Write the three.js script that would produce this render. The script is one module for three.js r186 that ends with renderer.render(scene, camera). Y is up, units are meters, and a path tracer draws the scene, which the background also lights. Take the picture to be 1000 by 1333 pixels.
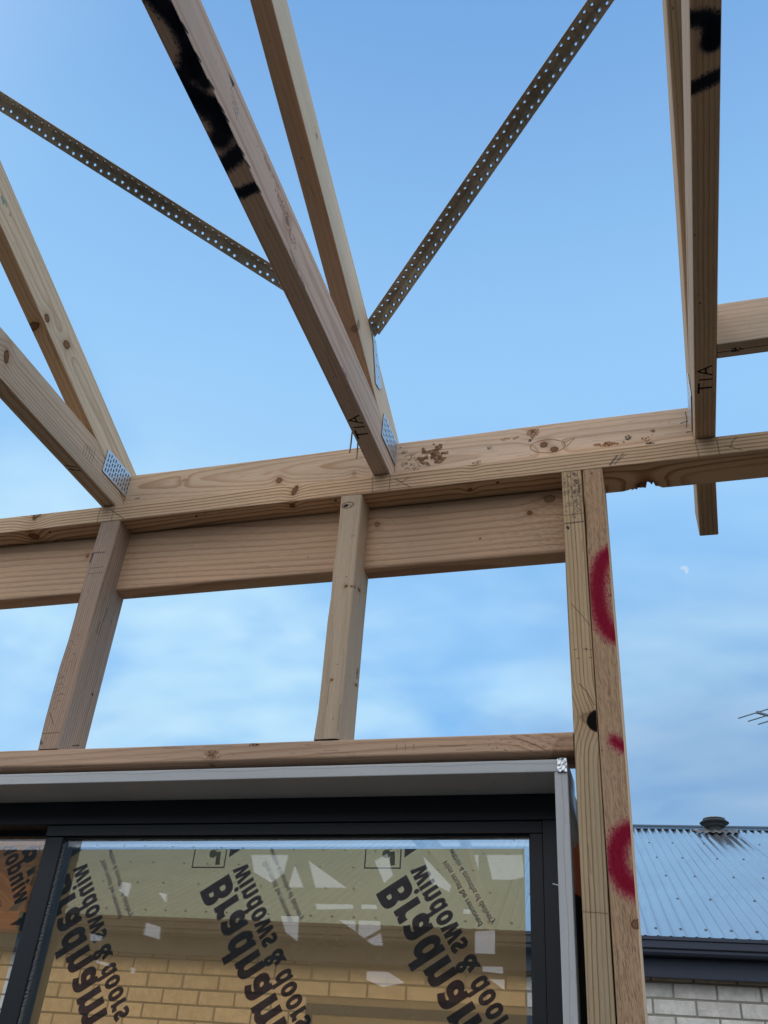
import * as THREE from 'three';
import { mergeGeometries } from 'three/addons/utils/BufferGeometryUtils.js';
import { RoundedBoxGeometry } from 'three/addons/geometries/RoundedBoxGeometry.js';

// ───────────────────────── camera, sky, sun, exposure ─────────────────────────
const H = 1.55;                                   // eye height above the slab; the inner face of the timber wall is the plane z = 0
const R = THREE.MathUtils.degToRad;
const scene = new THREE.Scene();
const camera = new THREE.PerspectiveCamera(58.1, 3 / 4, 0.05, 3000);
camera.position.set(0, H, 1.5);
camera.rotation.order = 'YXZ';
camera.rotation.set(R(33.70), R(18.58), R(4.70));
const renderer = new THREE.WebGLRenderer();
renderer.toneMapping = THREE.LinearToneMapping;
renderer.toneMappingExposure = 1;
renderer.shadowMap.enabled = true;

const SUN = new THREE.Vector3(-0.12, 0.60, 0.79).normalize();
const sun = new THREE.DirectionalLight(new THREE.Color().setRGB(1, 0.96, 0.90), 0.5);
sun.position.copy(SUN).multiplyScalar(30);
sun.castShadow = true;
sun.shadow.radius = 60;
sun.shadow.mapSize.set(2048, 2048);
Object.assign(sun.shadow.camera, { left: -9, right: 9, top: 9, bottom: -9, near: 1, far: 70 });
scene.add(sun, sun.target);

// value noise
let seedState = 7;
const rnd = () => { seedState = (seedState * 1664525 + 1013904223) >>> 0; return seedState / 4294967296; };
const reseed = (s) => { seedState = (s * 2654435761 + 12345) >>> 0; rnd(); rnd(); };
const PERM = new Uint8Array(512), HV = new Float32Array(256);
for (let i = 0; i < 256; i++) { PERM[i] = i; HV[i] = rnd(); }
for (let i = 255; i > 0; i--) { const j = (rnd() * (i + 1)) | 0; const t = PERM[i]; PERM[i] = PERM[j]; PERM[j] = t; }
for (let i = 0; i < 256; i++) PERM[256 + i] = PERM[i];
const sm = (t) => t * t * (3 - 2 * t);
const mix = (a, b, t) => a + (b - a) * t;
const clamp = (x, a = 0, b = 1) => (x < a ? a : x > b ? b : x);
const sstep = (a, b, x) => sm(clamp((x - a) / (b - a)));
function n3(x, y, z) {
  const xi = Math.floor(x), yi = Math.floor(y), zi = Math.floor(z), u = sm(x - xi), v = sm(y - yi), w = sm(z - zi);
  const X = xi & 255, Y = yi & 255, Z = zi & 255, X1 = (X + 1) & 255, Y1 = (Y + 1) & 255, Z1 = (Z + 1) & 255;
  const a = PERM[X] , b = PERM[X1];
  const aa = PERM[a + Y], ab = PERM[a + Y1], ba = PERM[b + Y], bb = PERM[b + Y1];
  return mix(mix(mix(HV[PERM[aa + Z]], HV[PERM[ba + Z]], u), mix(HV[PERM[ab + Z]], HV[PERM[bb + Z]], u), v),
    mix(mix(HV[PERM[aa + Z1]], HV[PERM[ba + Z1]], u), mix(HV[PERM[ab + Z1]], HV[PERM[bb + Z1]], u), v), w);
}
function fbm(x, y, z, o) { let s = 0, a = 0.5, t = 0; for (let i = 0; i < o; i++) { s += a * n3(x, y, z); t += a; x = x * 2.03 + 17.1; y = y * 2.03 + 5.3; z = z * 2.03 + 9.7; a *= 0.5; } return s / t; }

// sky: blue dusk air with a thin broken veil of cloud, brighter and whiter towards the low sun behind the viewer
{
  const W = 2048, Hh = 1024, data = new Float32Array(W * Hh * 4);
  for (let j = 0; j < Hh; j++) {
    const el = ((j + 0.5) / Hh - 0.5) * Math.PI, y = Math.sin(el), c = Math.cos(el);
    for (let i = 0; i < W; i++) {
      const az = ((i + 0.5) / W - 0.5) * 2 * Math.PI, x = Math.cos(az) * c, z = Math.sin(az) * c;
      const yy = Math.max(y, 0);
      const up = sstep(0.64, 1.0, yy);
      let r = mix(0.308, 0.150, up), g = mix(0.588, 0.342, up), b = mix(0.945, 0.715, up);
      if (y > 0) {
        const k = 1 / (yy + 0.22), px = x * k, pz = z * k;
        const warp = fbm(px * 1.3 + 40, pz * 1.3, 3.1, 3) - 0.5;
        const a = fbm(px * 2.3 + warp * 1.6 + 11, pz * 3.2 + warp, 0.7, 6), d = fbm(px * 2.0 + 5 + warp, pz * 2.6, 8.3, 6);
        const low = 1 - sstep(0.42, 0.66, yy), left = sstep(0.05, -0.45, x), right = sstep(-0.42, 0.10, x);
        const grey = sstep(0.38, 0.64, d + 0.22 * (right - 0.5)) * (1 - sstep(0.30, 0.56, yy)) * (0.35 + 0.65 * right);
        r = mix(r, 0.278, grey * 0.9); g = mix(g, 0.452, grey * 0.9); b = mix(b, 0.69, grey * 0.9);
        const bright = sstep(0.40, 0.60, a + 0.12 * (left - 0.5)) * (1 - sstep(0.40, 0.72, yy)) * (0.30 + 0.70 * left);
        r = mix(r, 0.53, bright * 0.78); g = mix(g, 0.80, bright * 0.78); b = mix(b, 0.99, bright * 0.85);
        const wisp = (fbm(px * 6 + warp * 3, pz * 9, 5.5, 5) - 0.5) * low;
        const veil = 1 + 0.10 * (fbm(px * 3 + warp * 2 + 31, pz * 3.6, 6.6, 5) - 0.5); r *= veil; g *= mix(1, veil, 0.6); b *= mix(1, veil, 0.3);
        r *= 1 + wisp * 0.85; g *= 1 + wisp * 0.46; b *= 1 + wisp * 0.14;
      } else { r *= 0.5; g *= 0.46; b *= 0.42; }
      // the thin overcast is whiter and brighter over the half of the sky where the veiled sun stands
      const glow = sstep(-0.15, 0.60, z * 0.9 + Math.abs(x) * 0.44 + y * 0.05) * (y > 0 ? 1 : 0.5);
      r = mix(r, 1.08, glow); g = mix(g, 1.21, glow); b = mix(b, 1.40, glow);
      const o = (j * W + i) * 4;
      data[o] = r; data[o + 1] = g; data[o + 2] = b; data[o + 3] = 1;
    }
  }
  const sky = new THREE.DataTexture(data, W, Hh, THREE.RGBAFormat, THREE.FloatType);
  sky.mapping = THREE.EquirectangularReflectionMapping;
  sky.magFilter = THREE.LinearFilter;
  sky.needsUpdate = true;
  scene.background = sky;
  scene.environment = sky;
}

// ───────────────────────── helpers: names, parts ─────────────────────────
const taken = new Map();
function numbered(name) { const n = taken.get(name) ?? 0; taken.set(name, n + 1); return n ? name + '_' + String(n).padStart(3, '0') : name; }
function thing(name, label, category, group) {
  const o = new THREE.Group();
  o.name = numbered(name); o.userData = { label, category };
  if (group) o.userData.group = group;
  scene.add(o);
  return o;
}
function part(name, geometry, material, parent) {
  const m = new THREE.Mesh(geometry, material);
  m.name = name; m.castShadow = m.receiveShadow = true;
  parent.add(m);
  return m;
}
function tag(o, label, category, group) {
  o.name = numbered(o.name); o.userData = { ...o.userData, label, category };
  if (group) o.userData.group = group;
  scene.add(o);
  return o;
}
function structure(name, geometry, material) {
  const m = new THREE.Mesh(geometry, material);
  m.name = name; m.userData = { kind: 'structure', label: STRUCTURE_LABELS[name], category: name.replace(/_/g, ' ') };
  m.receiveShadow = true; m.castShadow = true; scene.add(m);
  return m;
}
const STRUCTURE_LABELS = { ground: 'bare earth ground around the unfinished building', concrete_slab: 'grey concrete floor slab under the timber frame' };
const bx = (w, h, d, x = 0, y = 0, z = 0, r = 0) => (r ? new RoundedBoxGeometry(w, h, d, 2, r) : new THREE.BoxGeometry(w, h, d)).translate(x, y, z);
// box from corner to corner
const cc = (x0, x1, y0, y1, z0, z1, r = 0) => bx(Math.abs(x1 - x0), Math.abs(y1 - y0), Math.abs(z1 - z0), (x0 + x1) / 2, (y0 + y1) / 2, (z0 + z1) / 2, r);
const merged = (list) => mergeGeometries(list.map((g) => (g.index ? g.toNonIndexed() : g)));
const lin = (r, g, b) => new THREE.Color().setRGB(r, g, b);
const std = (color, roughness = 0.7, more = {}) => new THREE.MeshStandardMaterial({ color, roughness, ...more });

// ───────────────────────── timber ─────────────────────────
const TO8 = new Uint8Array(4096);
for (let i = 0; i < 4096; i++) { const c = i / 4095; TO8[i] = Math.round(255 * (c <= 0.0031308 ? c * 12.92 : 1.055 * Math.pow(c, 1 / 2.4) - 0.055)); }
const to8 = (c) => TO8[c <= 0 ? 0 : c >= 1 ? 4095 : (c * 4095) | 0];
const FACES = ['F', 'K', 'T', 'B'];
// The log that a stick was sawn from: growth rings round a wandering pith, with branches (knots) running out of it.
function sawnTexture(o) {
  const { len, w, h } = o, W = o.px ?? 2048, S = o.strip ?? 72, cv = document.createElement('canvas');
  cv.width = W; cv.height = S * 4;
  const ctx = cv.getContext('2d'), img = ctx.createImageData(W, S * 4), D = img.data;
  const sd = o.seed * 13.37, pa = o.pith?.[0] ?? 0.06, pb = o.pith?.[1] ?? 0.03, ring = o.ring ?? 0.0065, tilt = o.tilt ?? 0.01, contrast = o.contrast ?? 1;
  const early = o.early ?? [0.65, 0.455, 0.29], late = o.late ?? [0.43, 0.255, 0.14], grey = o.grey ?? 0;
  const knots = (o.knots ?? []).map(([L, f, v, rad, tone = 1]) => {
    const y = f === 'F' || f === 'K' ? v : f === 'T' ? h / 2 : -h / 2, z = f === 'F' ? w / 2 : f === 'K' ? -w / 2 : v;
    let dz = z - pa, dy = y - pb; const q = Math.hypot(dz, dy) || 1; dz /= q; dy /= q;
    return { L, dz, dy, q, rad, tone };
  });
  for (let f = 0; f < 4; f++) {
    for (let j = 0; j < S; j++) {
      const v = 0.5 - (j + 0.5) / S, y = f < 2 ? v * h : f === 2 ? h / 2 : -h / 2, z = f === 0 ? w / 2 : f === 1 ? -w / 2 : v * w;
      for (let i = 0; i < W; i++) {
        const L = ((i + 0.5) / W) * len;
        const a0 = pa + tilt * (n3(L * 0.9, sd, 1) - 0.5) * 2 + (o.lean ?? 0) * (L - len / 2), b0 = pb + tilt * (n3(L * 0.9, sd, 7) - 0.5) * 2;
        let dz = z - a0, dy = y - b0, r = Math.sqrt(dz * dz + dy * dy);
        let kd = 0, ks = 0, kr = 0;
        for (const k of knots) {
          const q = (z - pa) * k.dz + (y - pb) * k.dy;
          if (q < 0) continue;
          const e = -(z - pa) * k.dy + (y - pb) * k.dz, dl = L - k.L - (q - k.q) * 0.25;
          if (Math.abs(dl) > k.rad * 14) continue;
          const dist = Math.sqrt(e * e + dl * dl * 0.8), s = dist / k.rad;
          r += k.rad * 1.15 * Math.exp(-s * s * 0.13);
          const inside = 1 - sstep(0.85, 1.12, s + 0.25 * (n3(L * 300, y * 300, z * 300) - 0.5));
          if (inside > ks) { ks = inside * k.tone; kr = s; }
          kd = Math.max(kd, Math.exp(-s * s * 0.30) * 0.6 * k.tone);
        }
        const wob = (n3(L * 1.7 + sd, y * 14, z * 14) - 0.5) * 0.010 + (n3(L * 6, y * 40 + sd, z * 40) - 0.5) * 0.0030 + (n3(L * 28, y * 90, z * 90 + sd) - 0.5) * 0.0009;
        const ph = (r + wob) / ring + 100, ri = Math.floor(ph), t = ph - ri, q = HV[(ri * 7 + o.seed) & 255];
        let dark = sstep(0.35 + 0.2 * q, 0.93, t) * (1 - sstep(0.95, 1.0, t)) * (0.45 + 0.75 * HV[(ri * 13 + 5) & 255]) * contrast;
        const fib = n3(L * 9 + sd, y * 900, z * 900) - 0.5, fib2 = n3(L * 70, y * 1600, z * 1600 + sd) - 0.5, blot = n3(L * 3.1, y * 20 + sd, z * 20) - 0.5;
        let k = 1 + fib * 0.20 + fib2 * 0.17 + blot * 0.24 + (n3(L * 0.8 + sd, y * 6, z * 6) - 0.5) * 0.16;
        dark = clamp(dark + fib * 0.08);
        let cr = mix(early[0], late[0], dark) * k, cg = mix(early[1], late[1], dark) * k, cb = mix(early[2], late[2], dark) * k;
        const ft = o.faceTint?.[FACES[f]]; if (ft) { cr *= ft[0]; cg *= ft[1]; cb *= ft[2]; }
        const pink = blot * 0.10; cr *= 1 + pink; cb *= 1 - pink * 0.6;
        if (kd > 0.01) { cr *= 1 - kd * 0.35; cg *= 1 - kd * 0.5; cb *= 1 - kd * 0.6; }
        if (ks > 0) { const rr = 0.75 + 0.25 * Math.sin(kr * 14); const edge = sstep(0.6, 1, kr); cr = mix(cr, mix(0.30, 0.09, edge) * rr, ks); cg = mix(cg, mix(0.15, 0.045, edge) * rr, ks); cb = mix(cb, mix(0.075, 0.025, edge) * rr, ks); }
        if (grey) { const gg = grey * clamp(0.6 + (n3(L * 5, y * 30, z * 30 + sd + 9) - 0.5) * 1.6); const m = (cr + cg + cb) / 3 * 0.86; cr = mix(cr, m * 1.04, gg); cg = mix(cg, m, gg); cb = mix(cb, m * 0.92, gg); }
        // handling marks: small dark specks and smears
        const spk = n3(L * 160, y * 220 + sd, z * 220);
        if (spk > 0.93) { const d = (spk - 0.93) * 6 * (o.dirt ?? 0.5); cr *= 1 - d; cg *= 1 - d; cb *= 1 - d; }
        const p = ((f * S + j) * W + i) * 4;
        D[p] = to8(cr); D[p + 1] = to8(cg); D[p + 2] = to8(cb); D[p + 3] = 255;
      }
    }
  }
  ctx.putImageData(img, 0, 0);
  reseed(o.seed * 31 + 5);
  for (let f = 0; f < 4; f++) {
    const across = f < 2 ? h : w, n = Math.round(len * 16 * (0.5 + (o.dirt ?? 0.5)));
    ctx.save(); ctx.beginPath(); ctx.rect(0, f * S, W, S); ctx.clip();
    ctx.setTransform(W / len, 0, 0, -S / across, 0, f * S + S / 2); ctx.lineCap = 'round';
    for (let i = 0; i < n; i++) {
      const x = rnd() * len, y = (rnd() - 0.5) * across, k = rnd(), tone = rnd() < 0.7 ? '52,38,30' : '86,88,92';
      if (k < 0.55) line(ctx, [[x, y], [x + 0.01 + rnd() * 0.06, y + (rnd() - 0.5) * 0.003]], 0.0007 + rnd() * 0.0016, `rgba(${tone},${0.06 + rnd() * 0.20})`);          // streaks
      else if (k < 0.80) line(ctx, [[x, y], [x + (rnd() - 0.5) * 0.014, y + (rnd() - 0.5) * 0.018]], 0.0006 + rnd() * 0.0008, `rgba(${tone},${0.12 + rnd() * 0.3})`);   // scratches
      else if (k < 0.93) { ctx.fillStyle = `rgba(40,28,22,${0.25 + rnd() * 0.45})`; ctx.beginPath(); ctx.ellipse(x, y, 0.0008 + rnd() * 0.0016, 0.0008 + rnd() * 0.001, 0, 0, 6.3); ctx.fill(); }   // pin holes and dents
      else line(ctx, [[x, across * 0.49 * (rnd() < 0.5 ? 1 : -1)], [x + 0.02 + rnd() * 0.08, across * 0.47 * (rnd() < 0.5 ? 1 : -1)]].map(([a], q, all) => [a, all[0][1]]), 0.001 + rnd() * 0.002, `rgba(70,60,56,${0.15 + rnd() * 0.3})`);   // soiled arrises
    }
    ctx.restore();
  }
  for (const [face, draw] of o.marks ?? []) {           // drawn in metres: x along the stick, y up across the face
    const f = FACES.indexOf(face), across = f < 2 ? h : w;
    ctx.save();
    ctx.beginPath(); ctx.rect(0, f * S, W, S); ctx.clip();
    ctx.setTransform(W / len, 0, 0, -S / across, 0, f * S + S / 2);
    ctx.lineCap = ctx.lineJoin = 'round';
    draw(ctx);
    ctx.restore();
  }
  const t = new THREE.CanvasTexture(cv);
  t.colorSpace = THREE.SRGBColorSpace; t.magFilter = THREE.LinearFilter; t.wrapS = t.wrapT = THREE.ClampToEdgeWrapping;
  return t;
}
// A sawn stick with eased arrises: x along the length from 0, y across h, z across w. opts.arris(corner, x) = radius; opts.end(y) / opts.start(y) = where a raking cut lies.
function stickGeometry(o) {
  const { len, w, h } = o, n = Math.max(2, Math.round(len / (o.step ?? 0.06)));
  const pos = [], nor = [], uv = [], idx = [];
  // corners in order: 0 (+y,+z) 1 (+y,-z) 2 (-y,-z) 3 (-y,+z)
  const faces = [[3, 0, 0, 1], [0, 1, 1, 0], [1, 2, 0, -1], [2, 3, -1, 0]];   // F: 3->0, T: 0->1, K: 1->2, B: 2->3 ; normal (ny,nz)
  const row = [0, 2, 1, 3];
  const arris = o.arris ?? (() => 0.0028);
  const jit = (c, x) => (n3(x * 5 + o.seed * 3.1, c * 9.7, o.seed) - 0.5) * (o.rough ?? 0.0012);
  const C = [[1, 1], [1, -1], [-1, -1], [-1, 1]];
  for (let f = 0; f < 4; f++) {
    const [ca, cb, ny, nz] = faces[f], base = pos.length / 3;
    for (let i = 0; i <= n; i++) {
      const x0 = (len * i) / n;
      const put = (y, z, n1, n2) => {
        let x = x0;
        if (o.end) x = Math.min(x, o.end(y)); if (o.start) x = Math.max(x, o.start(y));
        pos.push(x, y, z); nor.push(0, n1, n2);
        const along = f === 0 || f === 2 ? y / h : z / w;
        uv.push(clamp(x / len, 0.001, 0.999), 1 - (row[f] + clamp(0.5 - along, 0.012, 0.988)) / 4);
      };
      const s = Math.SQRT1_2;
      for (const [c, far] of [[ca, 0], [ca, 1], [cb, 1], [cb, 0]]) {
        const r = Math.max(0.0008, arris(c, x0)) , j = jit(c, x0), [sy, sz] = C[c];
        const Y = (h / 2 + j) * sy, Z = (w / 2 + j) * sz;
        if (far) put(ny ? Y : Y - sy * r, nz ? Z : Z - sz * r, ny, nz);
        else put(Y - sy * r * 0.2929, Z - sz * r * 0.2929, sy * s, sz * s);
      }
    }
    for (let i = 0; i < n; i++) for (let q = 0; q < 3; q++) {
      const a = base + i * 4 + q, b = a + 1, c = a + 4, d = c + 1;
      idx.push(a, c, b, b, c, d);
    }
  }
  for (const e of [0, 1]) {                               // end grain
    const base = pos.length / 3, i = e ? n : 0, ring = [];
    for (let f = 0; f < 4; f++) for (let q = 0; q < 3; q++) { const k = ((f * (n + 1) + i) * 4 + q) * 3; ring.push([pos[k], pos[k + 1], pos[k + 2]]); }
    const cx = ring.reduce((t, p) => t + p[0], 0) / 12;
    pos.push(cx, 0, 0); nor.push(e ? 1 : -1, 0, 0); uv.push(e ? 0.97 : 0.03, 1 - 0.5 / 4);
    for (const p of ring) { pos.push(...p); nor.push(e ? 1 : -1, 0, 0); uv.push((e ? 0.97 : 0.03) + p[2] * 0.3, 1 - (0.5 + clamp(p[1] / h, -0.45, 0.45) * 0.9) / 4); }
    for (let q = 0; q < 12; q++) { const a = base + 1 + q, b = base + 1 + ((q + 1) % 12); e ? idx.push(base, a, b) : idx.push(base, b, a); }
  }
  const g = new THREE.BufferGeometry();
  g.setAttribute('position', new THREE.Float32BufferAttribute(pos, 3));
  g.setAttribute('normal', new THREE.Float32BufferAttribute(nor, 3));
  g.setAttribute('uv', new THREE.Float32BufferAttribute(uv, 2));
  // faces wound outwards
  const P = pos, first = new THREE.Vector3().fromArray(P, idx[0] * 3), b = new THREE.Vector3().fromArray(P, idx[1] * 3).sub(first), c = new THREE.Vector3().fromArray(P, idx[2] * 3).sub(first);
  g.setIndex(idx);
  return g;
}
function woodMaterial(o) {
  const map = sawnTexture(o), bump = map.clone();
  bump.colorSpace = THREE.NoColorSpace;
  return new THREE.MeshPhysicalMaterial({ map, bumpMap: o.bump === false ? null : bump, bumpScale: 0.0010, roughness: 0.88, specularIntensity: 0.3 });
}
function stick(o) {
  const m = new THREE.Mesh(stickGeometry(o), o.material ?? woodMaterial(o));
  m.castShadow = m.receiveShadow = true;
  m.name = o.name;
  return m;
}
const BASIS = {
  X: new THREE.Matrix4(),
  Y: new THREE.Matrix4().makeBasis(new THREE.Vector3(0, 1, 0), new THREE.Vector3(-1, 0, 0), new THREE.Vector3(0, 0, 1)),
  out: new THREE.Matrix4().makeBasis(new THREE.Vector3(0, 0, -1), new THREE.Vector3(0, 1, 0), new THREE.Vector3(1, 0, 0)),
};
function place(m, basis, x, y, z) { m.quaternion.setFromRotationMatrix(typeof basis === 'string' ? BASIS[basis] : basis); m.position.set(x, y, z); return m; }

// marks that people left on the timber
const line = (c, pts, width, color) => { c.strokeStyle = color; c.lineWidth = width; c.beginPath(); pts.forEach(([x, y], i) => (i ? c.lineTo(x, y) : c.moveTo(x, y))); c.stroke(); };
function spray(c, pts, width, rgb, seed, soft = 0.45) {    // a pass of a spray can: a dense core and a speckled edge
  reseed(seed);
  const col = `rgb(${rgb.join(',')})`, L = [];
  for (let i = 0; i + 1 < pts.length; i++) { const n = Math.max(1, Math.round(Math.hypot(pts[i + 1][0] - pts[i][0], pts[i + 1][1] - pts[i][1]) / 0.0012)); for (let k = 0; k < n; k++) L.push([mix(pts[i][0], pts[i + 1][0], k / n), mix(pts[i][1], pts[i + 1][1], k / n)]); }
  c.fillStyle = col;
  for (let pass = 0; pass < 16; pass++) { const t = pass / 15; c.globalAlpha = 0.018 + 0.26 * t * t; line(c, pts, width * mix(1 + soft * 1.5, 1 - soft * 1.45, t), col); }
  for (const [x, y] of L) for (let k = 0; k < 7; k++) {
    const a = rnd() * 6.283, d = width * (0.36 + soft * 0.95 * Math.pow(rnd(), 1.4)), s = 0.0007 + rnd() * 0.0009;
    c.globalAlpha = 0.10 + 0.30 * rnd();
    c.beginPath(); c.ellipse(x + Math.cos(a) * d, y + Math.sin(a) * d, s * 1.2, s, 0, 0, 6.3); c.fill();
  }
  c.globalAlpha = 1;
}
function blotch(c, x, y, rx, ry, rgb, seed, n = 500, dense = 1.2) {   // a crust of dried mud or gum in small specks
  reseed(seed);
  c.fillStyle = `rgb(${rgb.join(',')})`;
  for (let i = 0; i < n; i++) {
    const a = rnd() * 6.283, d = Math.pow(rnd(), 0.5 * dense), px = x + Math.cos(a) * d * rx, py = y + Math.sin(a) * d * ry;
    if (n3(px * 130 + seed, py * 130, seed) < 0.40 + 0.25 * (d - 0.5)) continue;
    const s = 0.0004 + rnd() * 0.0013;
    c.globalAlpha = 0.10 + 0.32 * rnd();
    c.beginPath(); c.ellipse(px, py, s * (0.8 + rnd()), s, rnd() * 3, 0, 6.3); c.fill();
  }
  c.globalAlpha = 1;
}
const INK = 'rgba(14,14,18,0.92)', PENCIL = 'rgba(55,45,42,0.75)', RED = [128, 0, 34], BLACK = [7, 17, 36];
function trussMark(c, u, s = 1) {                          // T 1 A in marker pen, read towards the room
  const k = (list) => list.map(([x, y]) => [u - x * s, -y * s]);
  line(c, k([[0, 0.011], [0.001, -0.010]]).map(([x, y]) => [x, y]), 0.0024, INK);
  line(c, k([[0, 0.001], [0.017, 0.000]]), 0.0024, INK);
}
function letters(c, u) {                                   // strokes: x towards the room (-u), y towards the left face
  const st = (pts, w = 0.0024) => line(c, pts.map(([a, b]) => [u - a, -b]), w * 1.3, INK);
  st([[0.008, 0.012], [0.006, -0.010]]); st([[-0.006, 0.011], [0.020, 0.010]].map(([a, b]) => [a, b + 0.001]), 0.0026); st([[0.0065, 0.0115], [0.0065, -0.0105]], 0.0026);
  st([[0.030, 0.010], [0.029, -0.011]]);
  st([[0.040, -0.011], [0.053, 0.013], [0.064, -0.010]]); st([[0.046, -0.001], [0.059, -0.0005]]);
}

// ───────────────────────── ground and slab ─────────────────────────
function grainTexture(size, base, amp, scale, seed) {
  const d = new Uint8Array(size * size * 4);
  for (let j = 0; j < size; j++) for (let i = 0; i < size; i++) {
    const a = fbm(i * scale, j * scale, seed, 4) - 0.5, b = n3(i * 0.9, j * 0.9, seed + 4) - 0.5, k = 1 + amp * (a * 1.6 + b * 0.5), o = (j * size + i) * 4;
    d[o] = to8(base[0] * k); d[o + 1] = to8(base[1] * k); d[o + 2] = to8(base[2] * k); d[o + 3] = 255;
  }
  const t = new THREE.DataTexture(d, size, size); t.colorSpace = THREE.SRGBColorSpace; t.magFilter = THREE.LinearFilter; t.wrapS = t.wrapT = THREE.RepeatWrapping; t.needsUpdate = true;
  return t;
}
{
  const earth = grainTexture(256, [0.085, 0.048, 0.024], 0.9, 0.03, 3); earth.repeat.set(1500, 1500);
  structure('ground', new THREE.PlaneGeometry(3000, 3000).rotateX(-Math.PI / 2), new THREE.MeshStandardMaterial({ map: earth, roughness: 0.95 })).position.y = -0.12;
  const conc = grainTexture(256, [0.098, 0.062, 0.036], 0.4, 0.04, 5); conc.repeat.set(3, 3);
  structure('concrete_slab', cc(-6, 5, -0.115, 0, -0.12, 6.5), new THREE.MeshStandardMaterial({ map: conc, roughness: 0.85 }));
}

// ───────────────────────── the timber wall ─────────────────────────
{ // top plate, with bark edge on its back lower arris near the right truss
  const x0 = -2.6, len = 3.8;
  const wane = (c, x) => {          // bark edge torn away along the back lower arris
    if (c !== 2) return 0.003;
    const X = x + x0, rag = n3(X * 260, 3, 1) - 0.5, rag2 = n3(X * 900, 5, 2) - 0.5;
    const slope = 0.007 * sstep(-0.030, 0.0, X) * (1 - sstep(0.044, 0.052, X)), bite = 0.021 * sstep(0.0175, 0.0215, X) * (1 - sstep(0.0335, 0.0375, X));
    return 0.003 + slope * (1 + rag * 1.5 + rag2 * 0.3) + bite * (1 + rag * 0.5 + rag2 * 0.15);
  };
  const u = (X) => X - x0;
  const m = stick({ name: 'top_plate', len, w: 0.092, h: 0.0455, seed: 3, step: 0.002, pith: [-0.03, -0.13], ring: 0.0070, contrast: 1.25, late: [0.35, 0.20, 0.11], px: 2048, arris: wane,
    knots: [[u(-0.72), 'B', 0.03, 0.006], [u(-0.33), 'B', 0.02, 0.005], [u(0.02), 'B', -0.03, 0.016], [u(-1.38), 'B', 0.02, 0.012]],
    marks: [['F', (c) => {
      for (const X of [-1.197, -1.160, -0.536, -0.498, 0.119, 0.157]) line(c, [[u(X), 0.022], [u(X) + 0.002, -0.022]], 0.0012, PENCIL);
      line(c, [[u(-1.17), 0.012], [u(-1.125), -0.02]], 0.0014, PENCIL);
      line(c, [[u(-0.487), 0.008], [u(-0.45), -0.02]], 0.0014, PENCIL); line(c, [[u(-0.483), -0.010], [u(-0.455), 0.006]], 0.001, PENCIL);
      line(c, [[u(0.195), 0.015], [u(0.185), 0.006], [u(0.18), -0.008]], 0.0012, PENCIL); line(c, [[u(0.172), -0.002], [u(0.20), -0.018]], 0.0012, PENCIL);
      line(c, [[u(-0.045), -0.018], [u(-0.030), 0.002]], 0.004, 'rgba(60,55,55,0.55)'); line(c, [[u(-0.036), -0.018], [u(-0.018), 0.006]], 0.002, 'rgba(60,55,55,0.6)'); line(c, [[u(-0.028), -0.010], [u(-0.012), 0.004]], 0.0016, 'rgba(60,55,55,0.5)');
    }], ['B', (c) => { for (const [X, z] of [[-0.95, 0.03], [-0.62, 0.032], [-0.27, 0.034], [-1.33, 0.03]]) { c.fillStyle = 'rgba(25,18,14,0.9)'; c.beginPath(); c.ellipse(u(X), z, 0.004, 0.0025, 0.5, 0, 6.3); c.fill(); } }]] });
  place(m, 'X', x0, H + 1.1302, -0.046);
  tag(m, 'long pine top plate on the stud posts that carries all the trusses', 'wall plate');
}
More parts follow.
